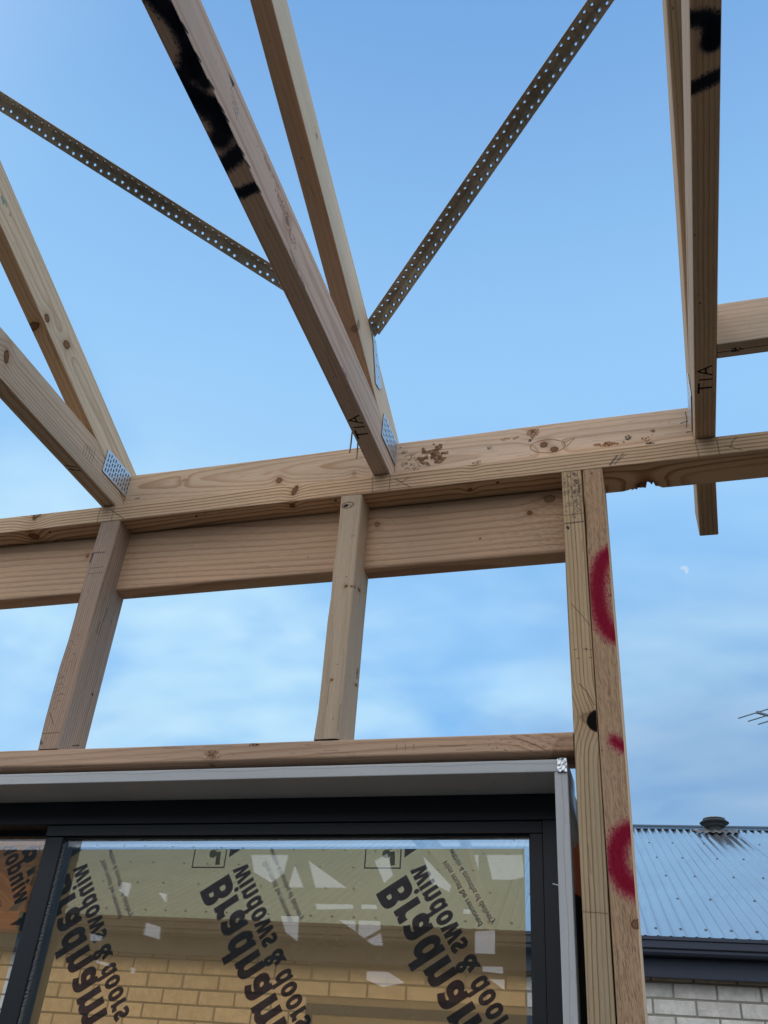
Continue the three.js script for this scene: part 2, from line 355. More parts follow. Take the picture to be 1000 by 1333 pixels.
{ // blocking boards standing on the plate between the trusses
  const a = -1.1595, b = -0.5365, u = (X) => X - a;
  const left = stick({ name: 'blocking_board', len: b - a, w: 0.035, h: 0.104, seed: 11, strip: 96, px: 1024, pith: [-0.028, 0.01], ring: 0.0075, lean: 0.03, tilt: 0.02, contrast: 0.8,
    early: [0.63, 0.45, 0.31], knots: [[u(-0.768), 'F', -0.014, 0.007], [u(-1.01), 'F', 0.018, 0.006, 0.4], [u(-0.59), 'F', -0.02, 0.005, 0.4]],
    marks: [['F', (c) => { for (const [x, y] of [[0.03, -0.02], [0.13, -0.045], [0.145, -0.044], [0.155, -0.046]]) { line(c, [[x, y], [x + 0.01, y + 0.001]], 0.002, 'rgba(40,32,30,0.7)'); } }]] });
  place(left, 'X', a, H + 1.2057, -0.046);
  tag(left, 'knotty pine blocking board between the left and middle trusses', 'timber board', 'boards standing on the top plate');
  const a2 = -0.4975, b2 = 0.1185, v = (X) => X - a2, y = (Y) => Y - 1.2057;
  const right = stick({ name: 'blocking_board', len: b2 - a2, w: 0.035, h: 0.104, seed: 23, strip: 112, px: 1400, pith: [-0.03, -0.01], ring: 0.008, lean: -0.02, contrast: 0.65, dirt: 0.8,
    early: [0.64, 0.46, 0.325], grey: 0.12, knots: [[v(-0.176), 'F', y(1.204), 0.0075], [v(-0.155), 'F', y(1.189), 0.0075], [v(-0.204), 'F', y(1.241), 0.006, 0.6]],
    marks: [['F', (c) => {
      blotch(c, v(-0.414), y(1.213), 0.034, 0.030, [84, 52, 32], 5, 2600, 1.1); blotch(c, v(-0.45), y(1.20), 0.035, 0.024, [70, 44, 30], 9, 420, 1.0); blotch(c, v(-0.478), y(1.229), 0.008, 0.008, [60, 36, 24], 10, 60); blotch(c, v(-0.46), y(1.165), 0.03, 0.008, [80, 50, 34], 12, 120);
      c.strokeStyle = 'rgba(96,58,34,0.8)'; c.lineWidth = 0.0013; c.beginPath(); c.ellipse(v(-0.168), y(1.199), 0.036, 0.017, -0.08, 0, 6.3); c.stroke(); line(c, [[v(-0.134), y(1.204)], [v(-0.112), y(1.212)], [v(-0.13), y(1.192)]], 0.0011, 'rgba(96,58,34,0.7)');
      blotch(c, v(-0.200), y(1.240), 0.016, 0.014, [88, 44, 26], 14, 300, 1.0); blotch(c, v(-0.205), y(1.222), 0.006, 0.006, [40, 24, 18], 15, 50); blotch(c, v(-0.245), y(1.231), 0.022, 0.005, [120, 76, 40], 16, 120);
      blotch(c, v(-0.045), y(1.187), 0.032, 0.0055, [112, 62, 34], 20, 420, 1.0); blotch(c, v(-0.006), y(1.196), 0.008, 0.008, [44, 26, 20], 21, 90); blotch(c, v(0.034), y(1.190), 0.014, 0.012, [96, 54, 30], 22, 90); blotch(c, v(0.036), y(1.176), 0.01, 0.004, [32, 28, 28], 23, 60); blotch(c, v(0.043), y(1.208), 0.005, 0.005, [60, 34, 24], 24, 40);
      blotch(c, v(-0.318), y(1.179), 0.01, 0.006, [50, 36, 30], 30, 60); blotch(c, v(-0.29), y(1.213), 0.014, 0.005, [86, 92, 92], 31, 80); blotch(c, v(-0.26), y(1.162), 0.008, 0.004, [30, 26, 26], 32, 40);
      for (let i = 0; i < 46; i++) { reseed(90 + i); const x = 0.02 + rnd() * 0.58, yy = (rnd() - 0.35) * 0.08, l = 0.01 + rnd() * 0.05; line(c, [[x, yy], [x + l, yy + 0.002 * rnd()]], 0.0006 + rnd() * 0.001, `rgba(78,84,88,${0.10 + 0.2 * rnd()})`); }
      line(c, [[v(0.110), 0.04], [v(0.111), 0.02], [v(0.108), 0.0]], 0.0015, 'rgba(30,28,30,0.7)'); line(c, [[v(0.098), 0.012], [v(0.112), 0.016]], 0.0016, 'rgba(30,28,30,0.8)'); line(c, [[v(0.106), -0.012], [v(0.114), -0.012]], 0.002, 'rgba(30,28,30,0.8)');
    }]] });
  place(right, 'X', a2, H + 1.2057, -0.046);
  tag(right, 'stained pine blocking board with brown mud splash beside the middle truss', 'timber board', 'boards standing on the top plate');
}
{ // lintel, set back behind the short studs
  const x0 = -2.6, len = 2.4585, u = (X) => X - x0, y = (Y) => Y - 1.0302;
  const m = stick({ name: 'lintel', len, w: 0.046, h: 0.152, seed: 31, strip: 128, px: 2048, pith: [-0.05, 0.06], ring: 0.013, tilt: 0.05, lean: 0.008, contrast: 0.75, early: [0.60, 0.395, 0.255], late: [0.38, 0.22, 0.14], arris: () => 0.006,
    knots: [[u(-0.2114), 'F', y(1.053), 0.005], [u(-0.172), 'F', y(1.083), 0.010, 0.7], [u(-0.535), 'F', y(1.062), 0.006, 0.7], [u(-1.236), 'F', y(1.054), 0.004, 0.9]],
    marks: [['F', (c) => { blotch(c, u(-0.3132), y(1.003), 0.0015, 0.0015, [20, 16, 14], 3, 30); for (let i = 0; i < 420; i++) { reseed(300 + i); const x = u(-0.145) - rnd() * rnd() * 0.16, yy = (rnd() - 0.55) * 0.12; line(c, [[x, yy], [x + 0.004 + rnd() * 0.006, yy + (rnd() - 0.5) * 0.004]], 0.0009, `rgba(105,62,36,${0.12 + rnd() * 0.2})`); } }]] });
  place(m, 'X', x0, H + 1.0302, -0.0755);
  tag(m, 'deep pine lintel beam set back under the top plate', 'beam');
}
{ // short studs between the trimmer and the top plate
  const base = 0.573, len = 1.1072 - base;
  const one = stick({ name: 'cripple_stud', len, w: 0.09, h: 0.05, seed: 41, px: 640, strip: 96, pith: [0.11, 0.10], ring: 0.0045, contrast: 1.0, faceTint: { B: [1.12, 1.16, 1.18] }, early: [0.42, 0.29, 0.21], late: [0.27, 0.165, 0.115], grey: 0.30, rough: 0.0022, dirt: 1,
    arris: (c, x) => (c === 0 ? 0.003 + 0.004 * Math.max(0, n3(x * 30, 1, 4) - 0.6) * 4 : 0.0035),
    marks: [['F', (c) => {
      for (const q of [0.412, 0.398]) line(c, [[q, 0.018], [q + 0.001, -0.016]], 0.0012, 'rgba(60,45,45,0.6)');
      line(c, [[0.45, 0.0215], [0.428, 0.0235]], 0.006, 'rgba(50,45,48,0.7)'); line(c, [[0.452, 0.018], [0.451, -0.008]], 0.004, 'rgba(80,65,65,0.5)'); line(c, [[0.36, 0.024], [0.30, 0.0235]], 0.003, 'rgba(60,50,50,0.6)');
      for (let i = 0; i < 26; i++) { reseed(700 + i); const x = 0.08 + rnd() * 0.17, y = 0.022 - rnd() * 0.022; line(c, [[x, y], [x + 0.012 * (rnd() - 0.5), y - 0.012 * rnd()]], 0.0012, `rgba(70,48,42,${0.2 + 0.4 * rnd()})`); }
      line(c, [[0.032, 0.022], [0.033, -0.02]], 0.0014, 'rgba(60,48,44,0.6)'); line(c, [[0.02, 0.023], [0.012, 0.016]], 0.006, 'rgba(45,38,38,0.5)'); line(c, [[0.075, 0.016], [0.05, 0.0]], 0.0012, 'rgba(50,40,38,0.6)');
    }], ['B', (c) => { line(c, [[0.33, 0.005], [0.26, 0.012]], 0.0012, 'rgba(45,35,32,0.8)'); line(c, [[0.29, 0.018], [0.262, 0.02]], 0.0014, 'rgba(35,28,26,0.8)'); line(c, [[0.03, -0.02], [0.022, 0.0]], 0.003, 'rgba(60,55,52,0.6)'); blotch(c, 0.14, -0.02, 0.0022, 0.0022, [30, 22, 18], 6, 40); }]] });
  place(one, 'Y', -1.1602, H + base, -0.045);
  tag(one, 'short weathered grey-brown stud under the left truss', 'stud', 'short studs over the window');
  const two = stick({ name: 'cripple_stud', len, w: 0.09, h: 0.0485, seed: 57, px: 640, strip: 96, pith: [0.16, 0.04], ring: 0.011, contrast: 0.35, early: [0.57, 0.435, 0.31], late: [0.43, 0.30, 0.19], rough: 0.002,
    arris: (c, x) => (c === 3 ? 0.006 : c === 0 ? 0.003 + 0.006 * Math.max(0, n3(x * 22, 3, 1) - 0.62) * 3 : 0.0035),
    knots: [[0.313, 'F', -0.009, 0.0032], [0.312, 'F', -0.02, 0.002], [0.114, 'F', 0.0, 0.0024]],
    marks: [['F', (c) => { c.strokeStyle = 'rgba(30,22,20,0.85)'; c.lineWidth = 0.0014; c.beginPath(); c.ellipse(0.509, 0.006, 0.0075, 0.013, 0.1, 0, 6.3); c.stroke(); c.beginPath(); c.ellipse(0.508, 0.010, 0.004, 0.006, 0.2, 0, 6.3); c.fillStyle = 'rgba(45,28,20,0.8)'; c.fill(); line(c, [[0.515, 0.004], [0.504, -0.002], [0.512, -0.005]], 0.001, 'rgba(60,40,30,0.7)'); line(c, [[0.431, -0.008], [0.431, -0.016]], 0.001, 'rgba(60,45,40,0.6)'); }],
      ['B', (c) => { c.strokeStyle = 'rgba(70,52,40,0.9)'; c.lineWidth = 0.002; c.beginPath(); c.ellipse(0.157, -0.026, 0.011, 0.004, 0, 0, 6.3); c.stroke(); blotch(c, 0.157, -0.026, 0.009, 0.004, [70, 48, 34], 8, 60); blotch(c, 0.13, 0.02, 0.002, 0.001, [60, 40, 30], 9, 20); }]] });
  place(two, 'Y', -0.5795, H + base, -0.045);
  tag(two, 'short pale clean stud under the middle truss', 'stud', 'short studs over the window');
}
{ // trimmer over the window head
  const x0 = -2.6, len = 2.4585, u = (X) => X - x0;
  const m = stick({ name: 'window_trimmer', len, w: 0.09, h: 0.0345, seed: 63, px: 2048, pith: [-0.03, -0.05], ring: 0.009, contrast: 0.7, early: [0.58, 0.385, 0.26], late: [0.38, 0.215, 0.13], arris: (c) => (c === 3 ? 0.0055 : 0.003), lean: 0.02,
    knots: [[u(-0.80), 'F', -0.006, 0.005, 0.5], [u(-0.155), 'F', -0.012, 0.02, 0.35]],
    marks: [['F', (c) => { for (let i = 0; i < 70; i++) { reseed(800 + i); const x = u(-0.16) - rnd() * 0.13, y = (rnd() - 0.5) * 0.03; line(c, [[x, y], [x + (rnd() - 0.2) * 0.012, y - 0.004 * rnd()]], 0.0009, `rgba(80,40,26,${0.15 + 0.3 * rnd()})`); } blotch(c, u(-0.80), -0.004, 0.02, 0.010, [86, 48, 36], 33, 160); blotch(c, u(-0.72), 0.013, 0.012, 0.003, [70, 46, 36], 34, 60); for (const X of [-0.446, -0.43, -0.415]) line(c, [[u(X), 0.004], [u(X), -0.007]], 0.0009, 'rgba(90,56,44,0.6)'); line(c, [[u(-0.247), 0.012], [u(-0.215), 0.0], [u(-0.19), -0.012]], 0.0012, 'rgba(70,36,24,0.5)'); }]] });
  place(m, 'X', x0, H + 0.5542, -0.045);
  tag(m, 'horizontal pine trimmer rail over the white window head', 'rail');
}
{ // pair of full-height studs at the end of the window
  const len = H + 1.1072, u = (Y) => Y + H;
  const a = stick({ name: 'wall_stud', len, w: 0.09, h: 0.0395, seed: 71, step: 0.02, strip: 96, px: 2048, pith: [-0.02, -0.15], ring: 0.0064, tilt: 0.010, contrast: 1.05, early: [0.53, 0.39, 0.24], late: [0.30, 0.175, 0.085],
    arris: (c, x) => 0.003, knots: [[u(0.589), 'F', -0.0195, 0.0125, 0.5]],
    marks: [['F', (c) => {
c.fillStyle = 'rgb(74,46,30)'; c.beginPath(); c.ellipse(u(0.5875), -0.0205, 0.0195, 0.0175, 0, 0, 6.3); c.fill(); c.fillStyle = 'rgb(13,9,8)'; c.beginPath(); c.moveTo(u(0.607), -0.021); c.bezierCurveTo(u(0.604), -0.012, u(0.594), -0.0035, u(0.586), -0.0035); c.bezierCurveTo(u(0.576), -0.004, u(0.571), -0.012, u(0.570), -0.021); c.fill();
      for (const Y of [1.004, 0.985]) line(c, [[u(Y), 0.018], [u(Y) + 0.001, -0.018]], Y < 1 ? 0.0022 : 0.0011, 'rgba(50,42,40,0.7)');
      blotch(c, u(1.05), 0.0, 0.055, 0.02, [84, 72, 66], 40, 700, 1.0); blotch(c, u(1.075), -0.008, 0.03, 0.01, [70, 60, 56], 41, 260); blotch(c, u(0.975), 0.012, 0.004, 0.003, [20, 16, 16], 42, 40);
      line(c, [[u(0.81), 0.012], [u(0.785), -0.006], [u(0.765), -0.018]], 0.0009, 'rgba(70,48,34,0.8)'); line(c, [[u(0.655), 0.006], [u(0.64), -0.006], [u(0.615), -0.017]], 0.0012, 'rgba(90,56,34,0.8)');
      for (const [Y, q] of [[0.72, 0.012], [0.72, -0.004], [0.718, -0.014], [0.703, 0.008], [0.703, -0.013]]) line(c, [[u(Y), q], [u(Y) + 0.0003, q - 0.005]], 0.001, 'rgba(60,48,42,0.8)');
      line(c, [[u(0.29), 0.018], [u(0.288), -0.018]], 0.001, 'rgba(90,64,44,0.8)');
    }]] });
  place(a, 'Y', -0.1208, 0, -0.045);
  tag(a, 'upright stud with a black knot hole beside the white window jamb', 'stud', 'pair of studs at the window end');
  const b = stick({ name: 'wall_stud', len, w: 0.09, h: 0.0390, seed: 87, step: 0.02, strip: 96, px: 2048, pith: [0.13, 0.05], ring: 0.006, tilt: 0.012, contrast: 0.4, faceTint: { B: [1.75, 1.9, 2.0] }, early: [0.47, 0.308, 0.188], late: [0.33, 0.19, 0.105],  // right face tinted paler: the light it catches is put into its colour
    arris: (c, x) => (c === 0 ? 0.002 + 0.0075 * sstep(0.86, 0.98, x - H) * (0.35 + n3(x * 40, 2, 2)) : 0.0028), knots: [[u(0.274), 'F', -0.0165, 0.006]],
    marks: [['F', (c) => {
      reseed(990);
      for (let i = 0; i < 2600; i++) { const Y = rnd() * 1.15, q = (rnd() - 0.5) * 0.037, l = 0.004 + rnd() * 0.010; line(c, [[u(Y), q], [u(Y) - l, q - l * (0.10 + 0.06 * rnd())]], 0.0006, rnd() < 0.6 ? 'rgba(58,34,22,0.28)' : 'rgba(210,176,140,0.22)'); }
      const arc = (Y, x0, ry, rx, a0, a1) => Array.from({ length: 25 }, (_, i) => { const t = mix(a0, a1, i / 24); return [u(Y) + Math.cos(t) * ry, -(x0 - Math.sin(t) * rx)]; });
      spray(c, arc(0.826, 0.0252, 0.0860, 0.0310, 0.05, 3.05), 0.0310, RED, 51, 0.42);
      spray(c, [[u(0.553), -0.0045], [u(0.545), -0.013], [u(0.540), -0.022]], 0.0185, RED, 52, 0.55);
      spray(c, arc(0.366, 0.0245, 0.0425, 0.030, 0.0, 3.14), 0.0325, RED, 53, 0.40);
      
    }]] });
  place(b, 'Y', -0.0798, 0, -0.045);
  tag(b, 'upright stud sprayed with red paint rings at the open end of the wall', 'stud', 'pair of studs at the window end');
}

// ───────────────────────── roof trusses ─────────────────────────
const PITCH = Math.atan(0.414), SPAN = 4.2, galv = std(lin(0.60, 0.63, 0.66), 0.38, { metalness: 0.75 }), dull = std(lin(0.34, 0.32, 0.30), 0.55, { metalness: 0.55 }), slotShade = std(lin(0.10, 0.11, 0.12), 0.6, { metalness: 0.4 });
const genericWood = [101, 102].map((s, i) => woodMaterial({ len: 2.5, w: 0.038, h: 0.09, seed: s, px: 1024, strip: 48, pith: [0.05, 0.03 * i], knots: [[0.7, 'F', 0.01, 0.008], [1.9, 'K', -0.02, 0.007]], bump: false }));
// a punched nail plate: w along x, h along y, lying on z = 0 and facing +z
function nailPlate(w, h) {
  const s = new THREE.Shape(), r = 0.002, x = w / 2, y = h / 2;
  s.moveTo(-x + r, -y); s.lineTo(x - r, -y); s.lineTo(x, -y + r); s.lineTo(x, y - r); s.lineTo(x - r, y); s.lineTo(-x + r, y); s.lineTo(-x, y - r); s.lineTo(-x, -y + r); s.closePath();
  const nx = Math.floor((w - 0.006) / 0.0095), ny = Math.floor((h - 0.004) / 0.0132);
  for (let i = 0; i < nx; i++) for (let j = 0; j < ny; j++) {
    const cx = (i - (nx - 1) / 2) * 0.0095, cy = (j - (ny - 1) / 2) * 0.0132 + (i % 2 ? 0.0018 : -0.0018);
    if (Math.abs(cy) > y - 0.006) continue;
    const p = new THREE.Path(); p.moveTo(cx - 0.0024, cy - 0.0048); p.lineTo(cx + 0.0016, cy - 0.0048); p.lineTo(cx + 0.0024, cy + 0.0048); p.lineTo(cx - 0.0016, cy + 0.0048); p.closePath(); s.holes.push(p);
  }
  return { sheet: new THREE.ExtrudeGeometry(s, { depth: 0.001, bevelEnabled: false }).translate(0, 0, 0.0016), slot_backing: bx(w - 0.004, h - 0.004, 0.0008, 0, 0, 0.0008) };
}
const PLATE = nailPlate(0.122, 0.062), APEX = nailPlate(0.15, 0.10);
function addPlate(truss, geo, x, y, z, side, rotX = 0) {
  const p = part('nail_plate', geo.sheet, galv, truss);
  p.rotation.set(0, side * Math.PI / 2, 0); p.position.set(x, y, z);
  const t = part('slot_backing', geo.slot_backing, slotShade, p);  // flat dark sheet behind the slots stands in for their shaded depth
  return p;
}
const webGeo = new Map();
function addWeb(truss, y0, z0, y1, z1) {
  const L = Math.hypot(y1 - y0, z1 - z0), key = L.toFixed(3);
  if (!webGeo.has(key)) webGeo.set(key, stickGeometry({ len: L, w: 0.033, h: 0.068, seed: 5, step: 0.3 }));
  const m = part('web', webGeo.get(key), genericWood[0], truss);
  const ex = new THREE.Vector3(0, y1 - y0, z1 - z0).normalize(), ez = new THREE.Vector3(1, 0, 0), ey = new THREE.Vector3().crossVectors(ez, ex);
  m.quaternion.setFromRotationMatrix(new THREE.Matrix4().makeBasis(ex, ey, ez)); m.position.set(0, y0, z0);
}
const TOPBASIS = new THREE.Matrix4().makeBasis(new THREE.Vector3(0, -Math.sin(PITCH), -Math.cos(PITCH)), new THREE.Vector3(0, Math.cos(PITCH), -Math.sin(PITCH)), new THREE.Vector3(1, 0, 0));
const FARBASIS = new THREE.Matrix4().makeBasis(new THREE.Vector3(0, -Math.sin(PITCH), Math.cos(PITCH)), new THREE.Vector3(0, Math.cos(PITCH), Math.sin(PITCH)), new THREE.Vector3(-1, 0, 0));
// x = centre of the truss; its base is where the bottom chord meets the wall plate (z = 0)
function roofTruss(x, label, o, thick = 0.038) {
  const t = thing('roof_truss', label, 'roof truss', 'roof trusses over the wall');
  t.position.set(x, H + 1.1535, 0);
  const Y = -1.1535, zr = SPAN / 2;
  // bottom chord: its far end over the wall plate is cut to fit under the top chord
  const bLen = SPAN / 2 + 0.085, heel = (yy) => SPAN / 2 + Math.min(0.085, -(yy + 0.0475 + 1.1535 - 1.1955) / 0.414);
  const bc = { len: bLen, w: thick, h: 0.095, end: heel, step: 0.08, seed: o.seed, px: 2048, strip: 72, ...o.bottom };
  const m1 = part('bottom_chord', stickGeometry(bc), o.bottom ? woodMaterial(bc) : genericWood[0], t);
  place(m1, 'out', 0, 0.0475, SPAN / 2);
  const m1b = part('bottom_chord', stickGeometry({ len: SPAN / 2 - 0.001 + 0.085, w: thick, h: 0.095, seed: 8, step: 0.4 }), genericWood[1], t);
  place(m1b, new THREE.Matrix4().makeBasis(new THREE.Vector3(0, 0, 1), new THREE.Vector3(0, 1, 0), new THREE.Vector3(-1, 0, 0)), 0, 0.0475, SPAN / 2 + 0.001);
  // top chord: slopes down outwards, past the wall, to a plumb-cut tail
  const tLen = (zr + 0.255) / Math.cos(PITCH) + 0.021, mid = 1.295 - 0.0454 / Math.cos(PITCH) + Y;     // centreline height at z = 0
  const tc = { len: tLen, w: thick, h: 0.0908, step: 0.08, seed: o.seed + 50, px: 2048, strip: 72, ...o.top };
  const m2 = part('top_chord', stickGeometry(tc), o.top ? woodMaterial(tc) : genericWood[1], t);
  place(m2, TOPBASIS, 0, mid + 0.414 * zr, zr);
  const far = part('top_chord', stickGeometry({ len: tLen, w: thick, h: 0.0908, seed: 9, step: 0.4 }), genericWood[0], t);
  place(far, FARBASIS, 0, mid + 0.414 * zr, zr + 0.001);
  const top = (z) => mid + 0.414 * (z < zr ? z : SPAN - z) - 0.045;
  addWeb(t, 0.09, 1.42, top(1.05), 1.05); addWeb(t, 0.09, 1.46, top(2.06), 2.06);
  addWeb(t, 0.09, 2.78, top(3.15), 3.15); addWeb(t, 0.09, 2.74, top(2.14), 2.14);
  for (const s of [1, -1]) {
    addPlate(t, PLATE, s * (thick / 2), 1.2250 + Y, 0.0175, s);
    addPlate(t, PLATE, s * (thick / 2), 1.2250 + Y, SPAN - 0.02, s);
    addPlate(t, APEX, s * (thick / 2), 0.06, 1.44, s); addPlate(t, APEX, s * (thick / 2), mid + 0.414 * zr - 0.03, zr, s); addPlate(t, APEX, s * (thick / 2), 0.06, 2.76, s);
  }
  return t;
}
const bu = (z) => SPAN / 2 - z, tu = (z) => (SPAN / 2 - z) / Math.cos(PITCH);
roofTruss(-1.1785, 'left roof truss with a shiny nail plate over the weathered short stud', { seed: 121,
  bottom: { pith: [0.045, 0.05], ring: 0.008, contrast: 0.85, early: [0.61, 0.485, 0.36], tilt: 0.02, knots: [[bu(0.445), 'F', 0.004, 0.0068]],
    marks: [['F', (c) => { for (let i = 0; i < 5; i++) line(c, [[bu(0.155) + i * 0.009, 0.012 + 0.003 * i], [bu(0.155) + i * 0.009 + 0.001, -0.014]], 0.0016, 'rgba(60,50,46,0.45)'); line(c, [[bu(0.15), 0.008], [bu(0.10), 0.0]], 0.0016, 'rgba(60,50,46,0.4)'); }],
      ['B', (c) => { line(c, [[bu(0.160), -0.012], [bu(0.150), 0.008]], 0.003, INK); line(c, [[bu(0.146), -0.012], [bu(0.136), 0.010]], 0.003, INK); }]] },
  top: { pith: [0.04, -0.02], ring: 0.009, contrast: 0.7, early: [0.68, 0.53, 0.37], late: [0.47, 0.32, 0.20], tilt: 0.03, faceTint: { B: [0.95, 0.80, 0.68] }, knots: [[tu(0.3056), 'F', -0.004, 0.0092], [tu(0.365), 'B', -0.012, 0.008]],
    marks: [['F', (c) => { blotch(c, tu(0.585), -0.002, 0.022, 0.006, [36, 112, 112], 61, 200, 1.0); }]] } });
const middle = roofTruss(-0.5170, 'middle roof truss with black spray paint and T1A marked underneath', { seed: 133,
  bottom: { pith: [0.085, 0.01], ring: 0.0075, contrast: 0.75, early: [0.64, 0.50, 0.405], late: [0.46, 0.31, 0.23], knots: [[bu(0.628), 'F', 0.003, 0.0078, 0.7]],
    marks: [['B', (c) => {
      letters(c, bu(0.132));
      const S = (pts, w, s) => spray(c, pts.map(([z, v]) => [bu(z), v]), w * 0.95, BLACK, s, 0.30);
      S([[1.05, -0.01], [1.02, 0.002], [0.985, 0.016]], 0.030, 71); S([[0.99, 0.017], [0.95, 0.014], [0.925, -0.002], [0.918, -0.019]], 0.031, 72); S([[0.945, 0.012], [0.92, 0.010], [0.905, 0.012]], 0.024, 73);
      S([[0.888, -0.012], [0.87, -0.002], [0.855, 0.009], [0.83, 0.007], [0.82, -0.004]], 0.036, 74); S([[0.872, 0.014], [0.85, 0.016], [0.835, 0.014]], 0.024, 75); S([[0.90, -0.014], [0.88, 0.0], [0.872, 0.010]], 0.026, 79);
      S([[0.797, 0.020], [0.788, 0.004], [0.778, -0.020]], 0.027, 76); S([[0.735, 0.020], [0.731, 0.0], [0.728, -0.020]], 0.019, 77);
    }], ['F', (c) => {
      blotch(c, bu(0.655), 0.012, 0.030, 0.010, [128, 72, 58], 91, 320, 1.0); blotch(c, bu(0.70), 0.026, 0.045, 0.006, [120, 76, 66], 92, 220, 1.0); blotch(c, bu(0.60), -0.008, 0.018, 0.012, [136, 82, 66], 93, 160, 1.0);
      for (const [z, w] of [[0.985, 0.004], [0.945, 0.003], [0.905, 0.005], [0.87, 0.003], [0.855, 0.004], [0.80, 0.0035], [0.778, 0.003], [0.735, 0.0025]]) line(c, [[bu(z), -0.047], [bu(z) + 0.014, -0.045 + w * 0.5]], w, 'rgba(20,24,34,0.8)');
      c.fillStyle = 'rgba(50,48,56,0.75)'; c.beginPath(); c.moveTo(bu(0.872), 0.030); c.lineTo(bu(0.850), 0.034); c.lineTo(bu(0.852), 0.022); c.fill();
      for (let i = 0; i < 5; i++) { reseed(40 + i); for (let k = 0; k < 7 - i; k++) { const z = 0.862 - i * 0.006 - k * 0.0055, y = 0.020 - i * 0.007 - k * 0.002; line(c, [[bu(z), y], [bu(z) + 0.003, y + (rnd() - 0.5) * 0.006]], 0.0012, 'rgba(60,56,62,0.6)'); } }
      for (const [z, y] of [[0.60, -0.036], [0.585, -0.04], [0.55, -0.042], [0.325, -0.042], [0.31, -0.04]]) line(c, [[bu(z), y], [bu(z) + 0.02, y - 0.003]], 0.005, 'rgba(90,84,92,0.4)');
    }]] },
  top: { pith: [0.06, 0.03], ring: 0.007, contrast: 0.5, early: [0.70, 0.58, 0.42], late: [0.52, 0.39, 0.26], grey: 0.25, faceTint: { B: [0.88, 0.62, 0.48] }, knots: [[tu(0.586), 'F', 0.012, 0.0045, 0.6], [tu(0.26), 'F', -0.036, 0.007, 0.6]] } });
roofTruss(0.1380, 'right roof truss with black sprayed number seen nearly edge on', { seed: 147,
  bottom: { pith: [-0.09, 0.02], ring: 0.006, contrast: 0.7, early: [0.66, 0.48, 0.33],
    marks: [['B', (c) => {
      letters(c, bu(0.140));
      const S = (pts, w, s) => spray(c, pts.map(([z, v]) => [bu(z), v]), w * 0.95, BLACK, s, 0.30);
      S([[0.838, -0.016], [0.836, 0.0], [0.828, 0.012], [0.812, 0.014], [0.800, 0.006]], 0.024, 81); S([[0.815, 0.014], [0.803, 0.004]], 0.023, 82); S([[0.828, 0.004], [0.812, 0.005], [0.802, 0.010]], 0.020, 83);
      S([[0.757, 0.020], [0.751, 0.002], [0.744, -0.020]], 0.020, 84);
    }]] },
  top: { pith: [-0.07, 0.0], ring: 0.007, contrast: 0.8 } });
roofTruss(0.7900, 'roof truss beyond the right edge that carries the cross noggin', { seed: 160 });
// bent nails left in the side of the middle truss
{
  const pin = (pts) => new THREE.TubeGeometry(new THREE.CatmullRomCurve3(pts.map((p) => new THREE.Vector3(...p))), 10, 0.0018, 6);
  part('bent_nail', pin([[-0.018, 0.050, 0.120], [-0.034, 0.048, 0.105], [-0.046, 0.030, 0.078], [-0.050, 0.012, 0.070]]), dull, middle);
  part('bent_nail', pin([[-0.018, 0.038, 0.098], [-0.030, 0.036, 0.080], [-0.036, 0.022, 0.062], [-0.038, 0.004, 0.058]]), dull, middle);
}
{ // noggin fixed between the right truss and the next one
  const x0 = 0.1575, len = 0.613, o = { len, w: 0.036, h: 0.096, seed: 171, px: 700, strip: 96, pith: [0.03, 0.05], ring: 0.009, contrast: 0.55, early: [0.62, 0.48, 0.36], late: [0.45, 0.32, 0.21],
    marks: [['B', (c) => { line(c, [[0.0, -0.002], [0.03, -0.001], [0.12, 0.001], [0.3, 0.0]], 0.0016, 'rgba(30,8,14,0.9)'); line(c, [[0.024, 0.002], [0.030, 0.004], [0.031, -0.002], [0.024, -0.004], [0.036, -0.004]], 0.0022, INK); line(c, [[0.036, 0.003], [0.042, -0.002]], 0.002, INK); }]] };
  const m = stick({ name: 'noggin', ...o });
  place(m, 'X', x0, H + 1.2015, 0.237);
  tag(m, 'short cross noggin nailed to the right side of the right truss', 'timber block');
}

// ───────────────────────── perforated steel braces ─────────────────────────
const strapSteel = (() => {
  const t = grainTexture(256, [0.43, 0.385, 0.315], 0.8, 0.05, 21);
  return new THREE.MeshStandardMaterial({ map: t, roughness: 0.5, metalness: 0.55 });
})();
// one flange: x along the brace, y across from the fold; two staggered rows of punched holes with raised collars
function flangeGeometry(len, wide) {
  const s = new THREE.Shape(); s.moveTo(0, 0); s.lineTo(len, 0); s.lineTo(len, wide); s.lineTo(0, wide); s.closePath();
  const extra = [];
  for (let k = 0; k * 0.0152 + 0.012 < len; k++) {
    const x = 0.012 + k * 0.0152, y = wide * (k % 2 ? 0.64 : 0.45);
    if (k % 37 === 20) continue;
    const p = new THREE.Path();
    for (let q = 0; q <= 10; q++) { const a = -(q / 10) * Math.PI * 2; const X = x + Math.cos(a) * 0.0027, Y = y + Math.sin(a) * 0.0027; q ? p.lineTo(X, Y) : p.moveTo(X, Y); }
    s.holes.push(p);
    extra.push(new THREE.CylinderGeometry(0.0029, 0.0058, 0.0028, 10, 1, true).rotateX(-Math.PI / 2).translate(x, y, -0.0014));
  }
  const sheet = new THREE.ExtrudeGeometry(s, { depth: 0.0009, bevelEnabled: false });
  return merged([sheet, ...extra]);
}
const FLANGE = flangeGeometry(1.5, 0.0200);
